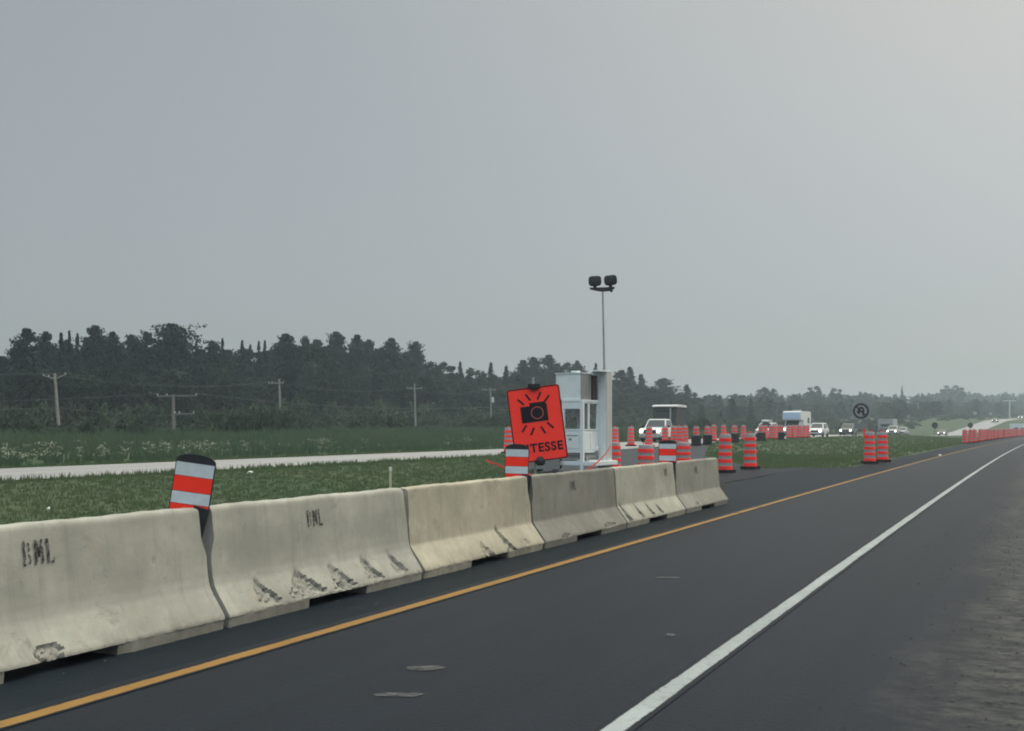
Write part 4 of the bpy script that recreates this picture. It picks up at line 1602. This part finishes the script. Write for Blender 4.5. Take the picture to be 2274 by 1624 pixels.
strap('orange strap slanting down in front of the white mast housing', [pt(1357, 990, 39.2), pt(1345, 1008, 38.9), pt(1332, 1022, 38.6), pt(1318, 1034, 38.3), pt(1300, 1046, 38)], .06)
# stake and litter
x, y, z = pt(867, 1037, 22)
st = MB().box(-.022, .022, -.012, .012, -.1, z - .08)
stk = empty('survey_stake', (x, y, 0), math.radians(20), 'thin pale wooden stake standing in the grass behind the barriers', 'stake')
st.build('shaft', M['stake'], stk)
MB().box(-.026, .026, -.016, .016, z - .08, z).build('painted_tip', M['paper'], stk)
def litter(label, px, py, Y, n, k_=1.0):
    x, y, z = pt(px, py, Y)
    s_, n_2 = SN(x, y)
    z = zt(s_, n_2) + .10
    mb = MB()
    ring_ = [(.10 * k_ * math.cos(a) * R.uniform(.6, 1.1), .07 * k_ * math.sin(a) * R.uniform(.6, 1.1), R.uniform(-.02, .06)) for a in np.linspace(0, 6.28, 9)[:-1]]
    mb.add(ring_ + [(0, 0, .07 * k_), (0, 0, -.03)], [(k, (k + 1) % 8, 8) for k in range(8)] + [((k + 1) % 8, k, 9) for k in range(8)])
    o = mb.build('litter', M['paper'], loc=(x, y, z))
    tag(o, label, 'litter')
litter('crumpled white paper on the grass right of the tilted marker', 555, 1040, 34, 0)
litter('white scrap on the grass near the left picture edge', 107, 1106, 21, 0, .45)
litter('pale scrap lying on the dark shoulder right of the paired orange drums', 2087, 1015, 61, 0)

# ------------------------------------------------------------------ drums
def drum(kind):
    root = empty('traffic_drum', (0, 0, -50), 0, 'drum', 'traffic drum')
    if kind == 'short':
        H, rb, rt_, bands, bz = 1.08, .30, .255, 4, .10
    else:
        H, rb, rt_, bands, bz = 1.40, .255, .205, 5, .13
    bs = MB()
    rbb = rb * (1.62 if kind != 'short' else 1.35)
    bs.prism([(rbb * math.cos(math.radians(a)), rbb * math.sin(math.radians(a))) for a in range(22, 382, 45)], 0, bz * .8, plane='xy')
    bs.build('rubber_base', M['rubber'], root, bevel=.02)
    prof, mis = [], []
    zs = np.linspace(bz * .8 + .002, H - .03, 2 * bands + 1)
    for q in range(2 * bands):
        a, b = zs[q], zs[q + 1]
        f = lambda z: rb + (rt_ - rb) * (z - bz) / (H - bz)
        step = .012 if q % 2 == 0 else 0.0
        prof += [(f(a) + step, a + .002), (f(b) + step, b - .002)]
        mis += [q % 2, q % 2]
    prof += [(rt_ * .93, H - .005), (rt_ * .55, H)]
    mis += [1, 1]
    if kind == 'skirt':
        MB().box(-.31, .31, -.29, .29, .08, .74).build('ballast_skirt', M['rubber'], root, bevel=.03)
    bd = MB().lathe(prof, 22, mis=mis)
    bd.build('barrel', [M['drum_orange'], M['drum_white']], root, smooth=True)
    hd = MB()
    hd.box(-.10, -.075, -.02, .02, H, H + .07).box(.075, .10, -.02, .02, H, H + .07).box(-.075, .075, -.018, .018, H + .045, H + .07)
    hd.build('handle', M['drum_orange'], root, bevel=.008)
    return root
PROTO = {k: drum(k) for k in ('short', 'slim', 'skirt')}
used = set()
def put_drum(kind, loc, label, group, tilt=0.0, sc=1.0):
    p = PROTO[kind]
    if kind not in used:
        used.add(kind)
        o = p
        o.location = loc
        o.scale = (sc, sc, sc)
        o['label'], o['group'] = label, group
    else:
        o = dup(p, loc, R.uniform(0, 6.28), label, group, (sc, sc, sc))
    o.rotation_euler = (R.uniform(-.012, .012), tilt + R.uniform(-.01, .01), R.uniform(0, 6.28))
    return o
G1 = 'striped drums round the crossover'
def drumY(px, Y):
    x, y, z, s = spotY(px, Y)
    return (x, y, z + .012)
def drumN(px, n):
    x, y, z, s = spot(px, n)
    return (x, y, z + .014)
put_drum('slim', drumY(1610, 40.8), 'tall slim striped drum just right of the last barrier', G1)
put_drum('slim', drumY(1666, 44.4), 'tall slim striped drum on the grass edge, second to the right of the barriers', G1)
put_drum('slim', drumY(1931, 50.0), 'left one of the two touching striped drums below the no U-turn sign', G1)
put_drum('slim', drumY(1960, 52.4), 'right one of the two touching striped drums, dark red at its bottom', G1, sc=.99)
put_drum('short', drumY(1434, 39.0), 'wide short drum behind the barrier, left of the small striped marker', G1)
put_drum('short', drumY(1517, 45.0), 'wide short drum behind the last barrier, touching the small striped marker', G1)
put_drum('short', drumY(1362, 43.5), 'wide short drum half hidden by the white mast housing', G1)
put_drum('slim', drumY(1129, 60.0), 'slim drum peeking out at the left side of the camera sign', G1)
put_drum('slim', drumN(1366, 26.5), 'slim drum right beside the white mast housing at the opposite road', G1)
put_drum('slim', drumY(1401, 81), 'slim drum standing alone on the pale road left of the white pickup', G1)
put_drum('slim', drumN(1441, 25.2), "slim drum in front of the white pickup's left headlight", G1)
put_drum('slim', drumN(1477, 25.0), "slim drum in front of the white pickup's right headlight", G1)
for px, nn in ((1496, 25.2), (1508, 24.6), (1521, 25.0)):
    put_drum('slim', drumN(px, nn), "faded drum beside the white pickup's door", 'faded drums beside the white pickup')
for px, lb in ((1546, 'first drum with a black skirt, right of the white pickup'), (1571, 'second drum with a black skirt from the white pickup'), (1631, 'drum with a black skirt between the two lone slim drums'), (1690, 'drum with a black skirt in front of the car with the roof box'), (1735, 'farthest drum with a black skirt, left of the motorhome')):
    put_drum('skirt', drumN(px, 23.0), lb, 'drums with black skirts')
for px, nn in ((1585, 25.4), (1607, 25.5), (1651, 25.2)):
    put_drum('slim', drumN(px, nn), 'faded slim drum between the black-skirted ones along the opposite road', 'faded drums along the opposite road')
for px, nn in ((1700, 25.0), (1712, 25.2), (1720, 24.8), (1728, 25.0), (1752, 25.2), (1761, 24.9), (1769, 25.2), (1777, 24.8), (1787, 25.0), (1794, 25.0)):
    put_drum('slim', drumN(px, nn), 'faded drum in the dense row in front of the motorhome', 'dense row of drums before the motorhome')
sv = 121.0
k = 0
while sv < 262:
    nn = 7.45 + .25 * math.sin(k * 1.7)
    x, y = W(sv, nn)
    put_drum('slim', (x, y, zt(sv, nn) + .006), 'red drum in the long row along the left shoulder, far right', 'long row of drums along the left shoulder')
    sv += 2.6 + 1.2 * ((k * 7) % 3) / 2
    k += 1

# ------------------------------------------------------------------ no U-turn sign, other signs
x, y, z, s = spotY(1912, 72.0)
nroot = empty('no_u_turn_sign', (x, y, z), math.radians(-12), 'square white no U-turn sign on two thin posts in the median', 'road sign')
sq = 38 / F * 72
zc = CAM_H + 37 / F * 72 - z
face = MB().prism([(p[0], p[1] + zc) for p in rrect(sq, sq, .08)], 0, .012).build('sign_face', M['sign_white'], nroot)
rg = MB()
vs = []
for q in range(40):
    t = 2 * math.pi * q / 40
    for r_ in (sq * .455, sq * .345):
        vs.append((r_ * math.cos(t), -.008, zc + r_ * math.sin(t)))
rg.add(vs, [(2 * q, 2 * q + 1, (2 * q + 3) % 80, (2 * q + 2) % 80) for q in range(40)])
M['dark_red'] = simple('faded_dark_ring', (.035, .028, .04), .6)
rg.build('ring', M['dark_red'], face)
ar = MB()
u_ = sq * .13
th_ = sq * .05
ar.box(u_ - th_, u_ + th_, -.006, -.002, zc - sq * .27, zc + sq * .06)
pts = [(u_ * math.cos(math.radians(a)), zc + sq * .06 + u_ * math.sin(math.radians(a))) for a in range(0, 181, 15)]
for a, b in zip(pts[:-1], pts[1:]):
    ca_, cb_ = (Vector((a[0], a[1])) - Vector((0, zc + sq * .06))).normalized(), (Vector((b[0], b[1])) - Vector((0, zc + sq * .06))).normalized()
    ar.add([(a[0] - ca_.x * th_, -.005, a[1] - ca_.y * th_), (a[0] + ca_.x * th_, -.005, a[1] + ca_.y * th_), (b[0] + cb_.x * th_, -.005, b[1] + cb_.y * th_), (b[0] - cb_.x * th_, -.005, b[1] - cb_.y * th_)], [(0, 1, 2, 3)])
ar.add([(-u_ - sq * .12, -.005, zc - sq * .02), (-u_ + sq * .12, -.005, zc - sq * .02), (-u_, -.005, zc - sq * .22)], [(0, 1, 2)])
ar.box(-u_ - th_, -u_ + th_, -.006, -.002, zc - sq * .02, zc + sq * .06)
ar.build('arrow', M['sign_black'], face)
sl = MB()
a, b = Vector((-sq * .27, zc + sq * .27)), Vector((sq * .27, zc - sq * .27))
nn = Vector((1, 1)).normalized() * sq * .045
sl.prism([tuple(a + nn), tuple(a - nn), tuple(b - nn), tuple(b + nn)], -.013, -.009)
sl.build('slash', M['dark_red'], face)
for u in (-sq * .38, sq * .38):
    MB().box(u - .02, u + .02, .012, .05, -.02, zc + sq * .48).build('post', M['grey_metal'], nroot)
MB().box(-sq * .36, sq * .36, -.004, .010, zc - sq * 1.05, zc - sq * .70).build('plate', M['grey_metal'], nroot)
# leaning orange board beside the pair of drums
x, y, z, s = spotY(1927, 56.0)
lb_ = empty('channel_board', (x, y, z), math.radians(-10), 'thin orange board leaning left beside the paired drums', 'traffic board')
MB().box(-.05, .05, -.01, .01, .12, 1.55).build('board', M['drum_orange'], lb_, bevel=.004)
MB().box(-.22, .22, -.2, .2, 0, .10).build('rubber_foot', M['rubber'], lb_, bevel=.02)
lb_.rotation_euler = (0, math.radians(-7), math.radians(-10))
# round-headed small signs seen from behind and pale ones at the far bend
def round_sign(px, py, Y, rad, mat, label, gr=None):
    x = (px - 1137.0) / F * Y
    s, n = SN(x, Y)
    zg = zt(s, n)
    zc_ = CAM_H - (py - 950.0) / F * Y
    zc_ = max(zc_, zg + rad)
    r = empty('round_sign', (x, Y, zg), 0, label, 'road sign', gr)
    MB().cyl((0, 0, zc_ - zg), (0, .02, zc_ - zg), rad, n=20).build('disc', mat, r)
    MB().cyl((0, .03, 0), (0, .03, zc_ - zg), .04, n=6).build('post', M['darksteel'], r)
round_sign(2076, 945, 190, .52, M['darksteel'], 'dark round sign seen from behind, left of where the far road climbs')
round_sign(2155, 945, 190, .45, M['darksteel'], 'dark round sign seen against the pale climbing road')
round_sign(2165, 918, 420, .75, M['sign_white'], 'pale round sign at the far bend, left of the two')
round_sign(2200, 919, 430, .60, M['sign_white'], 'pale round sign at the far bend, right of the two')
# ------------------------------------------------------------------ vehicles
def wheel(parent, x, y, r, side):
    wo = MB().cyl((x, y - .11, r), (x, y + .11, r), r, n=20).build('wheel', M['rubber'], parent, bevel=.02)
    yy = y + .112 * side
    MB().cyl((x, yy - .012 * side, r), (x, yy + .012 * side, r), r * .62, n=14).build('rim', M['chrome'], wo)
def loft_body(prof_low, prof_top, W2, tuck=.05):
    """body shell: lower outline points (x, zlow) and upper outline (x, zhigh) at the same stations"""
    mb = MB()
    vs = []
    for (x, z0, z1, wf) in prof_low:
        w_ = W2 * wf
        zm_ = z0 + (z1 - z0) * .55
        vs += [(x, -w_ * .92, z0), (x, -w_, zm_), (x, -w_ * .93, z1 - .02), (x, -w_ * .80, z1), (x, w_ * .80, z1), (x, w_ * .93, z1 - .02), (x, w_, zm_), (x, w_ * .92, z0)]
    k = 8
    fs = []
    for i in range(len(prof_low) - 1):
        for j in range(k):
            fs.append((i * k + j, i * k + (j + 1) % k, (i + 1) * k + (j + 1) % k, (i + 1) * k + j))
    fs += [tuple(range(k - 1, -1, -1)), tuple((len(prof_low) - 1) * k + j for j in range(k))]
    mb.add(vs, fs)
    return mb
def vehicle(kind, name, cat, label, loc, rz, paint, lamp='lamp_white', group=None, lit=(True, True), simple_far=False):
    dims = {'pickup': (5.8, 2.0, 1.92), 'suv': (4.6, 1.86, 1.70), 'sedan': (4.6, 1.80, 1.46), 'van': (5.4, 2.0, 2.35)}
    L, Wd, H = dims[kind]
    W2 = Wd / 2
    r = .40 if kind == 'pickup' else .34
    root = empty(name, loc, rz, label, cat, group)
    f, b = L / 2, -L / 2
    if kind == 'pickup':
        hood, belt = 1.18, 1.22
        st = [(b, .62, 1.20, .95), (b + .3, .5, 1.22, 1), (b + 1.8, .45, 1.22, 1), (.6, .42, 1.22, 1), (1.05, .42, 1.22, 1), (f - .9, .45, 1.18, 1), (f - .15, .5, 1.12, .97), (f, .55, 1.02, .93)]
        cab = (-.95, 1.25, -.75, .65)
    elif kind == 'suv':
        hood, belt = 1.02, 1.05
        st = [(b, .45, 1.02, .93), (b + .15, .38, 1.05, 1), (-.8, .32, 1.06, 1), (.6, .32, 1.06, 1), (1.1, .34, 1.05, 1), (f - .5, .38, .98, .97), (f - .1, .4, .90, .92), (f, .45, .80, .86)]
        cab = (b + .12, 1.15, b + .45, .45)
    elif kind == 'van':
        hood, belt = 1.15, 1.25
        st = [(b, .5, 1.25, .98), (b + .1, .4, 1.26, 1), (.6, .4, 1.26, 1), (1.5, .42, 1.2, 1), (f - .4, .45, 1.05, .97), (f, .5, .85, .9)]
        cab = (b + .02, 1.75, b + .06, 1.15)
    else:
        hood, belt = .90, .95
        st = [(b, .42, .92, .92), (b + .2, .36, .96, 1), (-.9, .3, .96, 1), (.6, .3, .95, 1), (1.1, .32, .92, 1), (f - .5, .36, .86, .97), (f - .1, .4, .78, .92), (f, .45, .68, .86)]
        cab = (b + .55, 1.05, b + 1.25, .35)
    body = loft_body(st, None, W2)
    bo = body.build('body', paint, root, smooth=True)
    # cabin with pillars; the panes stand a little proud of it
    x0, x1, x2, x3 = cab
    zb, ztp = belt - .03, H
    wb, wt = W2 * .93, W2 * .74
    c = MB()
    vs = [(x0, -wb, zb), (x1, -wb, zb), (x1, wb, zb), (x0, wb, zb),
          (x2, -wt, ztp - .05), (x3, -wt, ztp - .05), (x3, wt, ztp - .05), (x2, wt, ztp - .05),
          (x2 + .12, -wt * .9, ztp), (x3 - .15, -wt * .9, ztp), (x3 - .15, wt * .9, ztp), (x2 + .12, wt * .9, ztp)]
    c.add(vs, [(0, 1, 5, 4), (1, 2, 6, 5), (2, 3, 7, 6), (3, 0, 4, 7), (4, 5, 9, 8), (5, 6, 10, 9), (6, 7, 11, 10), (7, 4, 8, 11), (8, 9, 10, 11)])
    co = c.build('cabin', paint, root)
    def pane(nm, quad, u0, u1, v0, v1, mat=M['glass'], off=.012):
        q = [Vector(p) for p in quad]
        def P(u, v):
            a = q[0].lerp(q[1], u)
            b_ = q[3].lerp(q[2], u)
            return a.lerp(b_, v)
        nrm = (q[1] - q[0]).cross(q[3] - q[0]).normalized()
        cen = (q[0] + q[1] + q[2] + q[3]) / 4
        if nrm.dot(cen - Vector(((x0 + x1) / 2, 0, zb))) < 0:
            nrm = -nrm
        pts = [P(u0, v0), P(u1, v0), P(u1, v1), P(u0, v1)]
        MB().add([p + nrm * off for p in pts] + [p - nrm * .004 for p in pts], [(0, 1, 2, 3), (0, 4, 5, 1), (1, 5, 6, 2), (2, 6, 7, 3), (3, 7, 4, 0)]).build(nm, mat, root)
    Vv = [Vector(p) for p in vs]
    pane('windscreen', [Vv[1], Vv[2], Vv[6], Vv[5]], .06, .94, .10, .94)
    pane('rear_window', [Vv[3], Vv[0], Vv[4], Vv[7]], .08, .92, .15, .92)
    for (a, b_, c_, d_) in ((0, 1, 5, 4), (3, 2, 6, 7)):
        pane('side_window', [Vv[a], Vv[b_], Vv[c_], Vv[d_]], .08, .47, .14, .92)
        pane('side_window', [Vv[a], Vv[b_], Vv[c_], Vv[d_]], .51, .93, .14, .92)
    zr = st[-2][2]
    # front: grille, bumper, lamps, number plate
    g = MB().box(f - .03, f + .03, -W2 * .52, W2 * .52, zr - .42, zr - .12)
    g.build('grille', M['grille'], root, bevel=.02)
    bp = MB().box(f - .22, f + .07, -W2 * .90, W2 * .90, .40, .58 if kind != 'pickup' else .66)
    bp.build('bumper', M['chrome'] if kind == 'pickup' else paint, root, bevel=.04)
    MB().box(f - .18, f + .05, -W2 * .75, W2 * .75, .24, .395).build('air_dam', M['grille'], root, bevel=.02)
    for sd, on in ((-1, lit[0]), (1, lit[1])):
        hl = MB()
        y = sd * W2 * .72
        hl.lathe([(.03, .0), (.11, .012), (.15, .04), (.15, .10)], 12)
        h = hl.build('headlight', M[lamp] if on else M['chrome'], root)
        h.location = (f + .055, y, zr - .20)
        h.rotation_euler = (0, math.radians(-90), 0)
        MB().box(x1 - .28, x1 - .12, sd * W2 * .98, sd * (W2 + .20), belt - .02, belt + .15).build('mirror', M['black_plastic'], root, bevel=.03)
        MB().box(b - .02, b + .05, sd * W2 * .88 - .08, sd * W2 * .88 + .08, st[0][2] - .30, st[0][2] - .02).build('tail_light', M['dark_lens'], root)
    wb_ = L * .30
    for xx in (-wb_, wb_):
        for sd in (-1, 1):
            wheel(root, xx, sd * (W2 - .10), r, sd)
    if kind == 'pickup':
        MB().box(b + .08, -1.0, -W2 * .72, W2 * .72, 1.222, 1.24).build('bed_cover', M['black_plastic'], root)
    return root
M['dark_lens'] = simple('tail_lens', (.22, .015, .015), .3)
HD = RZ + math.pi             # heading of the opposite traffic
def opp(px, n):
    x, y, z, s = spot(px, n)
    return (x, y, z + .014), HD - s / RAD
loc, rz = opp(1464, 29.3)
vehicle('pickup', 'pickup_truck', 'pickup', 'white pickup with lit headlights towing a dark trailer on the opposite road', loc, rz + .05, M['car_white'], 'lamp_warm', 'vehicles on the opposite road')
# the dark trailer with a white roof behind it
d_ = Vector((SI, CO, 0))
tp = Vector(loc) + d_ * 6.2 + Vector((-CO, SI, 0)) * .75
M['trailer_dark'] = simple('dark_trailer_side', (.050, .058, .060), .6)
tr = empty('travel_trailer', tuple(tp), rz + .05, 'tall dark trailer with a white curved roof edge behind the white pickup', 'trailer', 'vehicles on the opposite road')
MB().prism([(-.9, .55), (2.4, .55), (2.75, 1.5), (2.4, 2.98), (-.9, 2.98)], -1.05, 1.05).build('body', M['trailer_dark'], tr, bevel=.06)
rfp = MB()
rfp.prism([(-.98, 2.985), (2.5, 2.985), (2.62, 3.05), (2.45, 3.18), (1.2, 3.23), (-.98, 3.20)], -1.13, 1.13)
rfp.build('roof', M['car_white'], tr, bevel=.05)
MB().box(2.42, 2.50, -.75, .75, 2.0, 2.9).build('front_window', M['glass'], tr)
MB().box(2.4, 4.2, -.06, .06, .50, .62).build('tow_bar', M['darksteel'], tr)
MB().cyl((2.78, .6, 2.9), (2.78, .6, 1.5), .07, n=8).build('corner_post', M['car_silver'], tr)
for sd in (-1, 1):
    wheel(tr, .4, sd * 1.0, .36, sd)
loc, rz = opp(1703, 29.8)
v = vehicle('suv', 'car', 'car', 'white car with a roof box behind the drums on the opposite road', loc, rz, M['car_white'], 'lamp_white', 'vehicles on the opposite road', lit=(False, False))
MB().prism([(-1.1, 1.78), (-.9, 1.74), (.7, 1.74), (1.0, 1.82), (.8, 2.05), (-.7, 2.08), (-1.1, 2.0)], -.42, .42).build('roof_box', M['car_silver'], v, bevel=.05)
# motorhome with a pale blue overcab
loc, rz = opp(1768, 29.6)
mh = empty('motorhome', loc, rz, 'motorhome with a pale blue overcab and lit headlights on the opposite road', 'motorhome', 'vehicles on the opposite road')
MB().prism([(-3.6, .5), (1.1, .5), (1.1, 2.05), (2.45, 2.05), (2.65, 2.3), (2.45, 3.1), (2.2, 3.22), (-3.6, 3.22)], -1.15, 1.15).build('body', M['car_white'], mh, bevel=.06)
MB().box(2.46, 2.70, -1.08, 1.08, 2.16, 3.02).build('overcab_panel', M['pale_blue'], mh, bevel=.08)
cbm = MB()
cbm.prism([(1.1, .45), (3.3, .45), (3.4, .8), (3.3, 1.15), (2.4, 1.28), (1.75, 2.05), (1.1, 2.05)], -.95, .95)
cbm.build('cab', M['car_white'], mh, bevel=.06)
MB().add([(2.43, -.82, 1.32), (2.43, .82, 1.32), (1.86, .78, 2.0), (1.86, -.78, 2.0), (2.39, -.82, 1.30), (2.39, .82, 1.30), (1.82, .78, 1.98), (1.82, -.78, 1.98)], [(0, 1, 2, 3), (7, 6, 5, 4), (0, 4, 5, 1), (1, 5, 6, 2), (2, 6, 7, 3), (3, 7, 4, 0)]).build('windscreen', M['glass'], mh)
MB().box(3.33, 3.42, -.55, .55, .72, 1.0).build('grille', M['grille'], mh, bevel=.02)
MB().box(3.2, 3.5, -.95, .95, .42, .62).build('bumper', M['chrome'], mh, bevel=.04)
for sd, lm in ((-1, 'lamp_amber'), (1, 'lamp_white')):
    h = MB().lathe([(.02, .0), (.12, .012), (.15, .04), (.15, .10)], 12).build('headlight', M[lm], mh)
    h.location = (3.44, sd * .72, .90)
    h.rotation_euler = (0, math.radians(-90), 0)
    for xx in (-2.2, 2.6):
        wheel(mh, xx, sd * .95, .38, sd)
    MB().box(-2.6, -1.4, sd * 1.15 - .012, sd * 1.15 + .012, 1.7, 2.4).build('side_window', M['glass'], mh)
MB().box(-1.0, .2, -.5, .5, 3.22, 3.42).build('roof_unit', M['car_silver'], mh, bevel=.05)
loc, rz = opp(1817, 26.2)
vehicle('suv', 'car', 'car', 'white car with bright headlights right of the motorhome', loc, rz, M['car_white'], 'lamp_white', 'vehicles on the opposite road')
loc, rz = opp(1884, 26.8)
vehicle('suv', 'car', 'car', 'dark grey car with bright headlights left of the no U-turn sign', loc, rz, M['car_grey'], 'lamp_white', 'vehicles on the opposite road')
def oppY(px, Y, dz=0):
    x, y, z, s = spotY(px, Y)
    return (x, y, z + .014 + dz), HD - s / RAD
loc, rz = oppY(1984, 205)
vehicle('suv', 'car', 'car', 'grey car with lit headlights showing over the grass right of the paired drums', loc, rz, M['car_silver'], 'lamp_white', 'vehicles on the opposite road')
loc, rz = oppY(2005, 232)
vehicle('suv', 'car', 'car', 'grey car without lights following over the grass, right of the box truck', loc, rz, M['car_silver'], 'lamp_white', 'vehicles on the opposite road', lit=(False, False))
loc, rz = oppY(1972, 226)
bt = empty('box_truck', loc, rz, 'pale grey box truck fading in the haze behind the paired drums', 'truck', 'vehicles on the opposite road')
MB().box(-4.0, 1.6, -1.7, 1.2, .9, 3.3).build('cargo_box', M['car_silver'], bt, bevel=.05)
cbm = MB().prism([(1.7, .6), (3.6, .6), (3.6, 1.4), (3.2, 2.4), (1.7, 2.5)], -1.05, 1.05)
cbm.build('cab', M['car_grey'], bt, bevel=.06)
MB().box(3.4, 3.47, -.85, .85, 1.5, 2.2).build('windscreen', M['glass'], bt)
for sd in (-1, 1):
    for xx in (-2.6, 2.6):
        wheel(bt, xx, sd * .95, .45, sd)
for px, n, lb in ((2093, None, 'far car with lit headlights where the pale road starts to climb'), (2210, None, 'far car with lit headlights on the pale climbing road'), (2267, None, 'farthest car with lit headlights at the right picture edge')):
    for Y in np.arange(200, 700, 2.0):
        x = (px - 1137.0) / F * Y
        s, n2 = SN(x, Y)
        tgt = 27.0
        if n2 >= tgt:
            break
    z = zt(s, n2)
    vehicle('sedan', 'car', 'car', lb, (x, Y, z + .014), HD - s / RAD, M['car_grey'], 'lamp_white', 'vehicles on the opposite road')
# pale box trailer beyond the long row of drums
x, y, z, s = spotY(2257, 236)
bx = empty('cargo_trailer', (x, y, z), RZ - s / RAD, 'pale blue-white box trailer beyond the long row of drums', 'trailer')
MB().box(0, 5, -1.3, 1.3, .55, 2.55).build('box', M['white_metal'], bx, bevel=.05)
MB().box(-.02, 0, -.40, .40, 1.35, 1.75).build('emblem', M['car_grey'], bx)
MB().box(-.03, .3, -1.25, 1.25, .40, .54).build('bumper', M['darksteel'], bx)
for sd in (-1, 1):
    wheel(bx, 1.6, sd * 1.2, .36, sd)
x, y, z, s = spotY(2276, 232)
vehicle('suv', 'car', 'car', 'dark car partly cut off by the right picture edge beside the box trailer', (x, y, z + .01), RZ - s / RAD, M['car_dark'], 'lamp_white', None, lit=(False, False))
# ------------------------------------------------------------------ smoky air
hz = MB().box(-420, 1150, -320, 1480, -4.2, 46).build('haze', [], None, recalc=True)
hz['kind'] = 'stuff'
hm = bpy.data.materials.new('smoky_air')
hm.use_nodes = True
hm.node_tree.nodes.clear()
ho_ = hm.node_tree.nodes.new('ShaderNodeOutputMaterial')
pv = hm.node_tree.nodes.new('ShaderNodeVolumePrincipled')
pv.inputs['Color'].default_value = (.66, .80, .91, 1)
pv.inputs['Density'].default_value = HAZE
pv.inputs['Anisotropy'].default_value = .2
hm.node_tree.links.new(pv.outputs[0], ho_.inputs['Volume'])
hz.data.materials.append(hm)
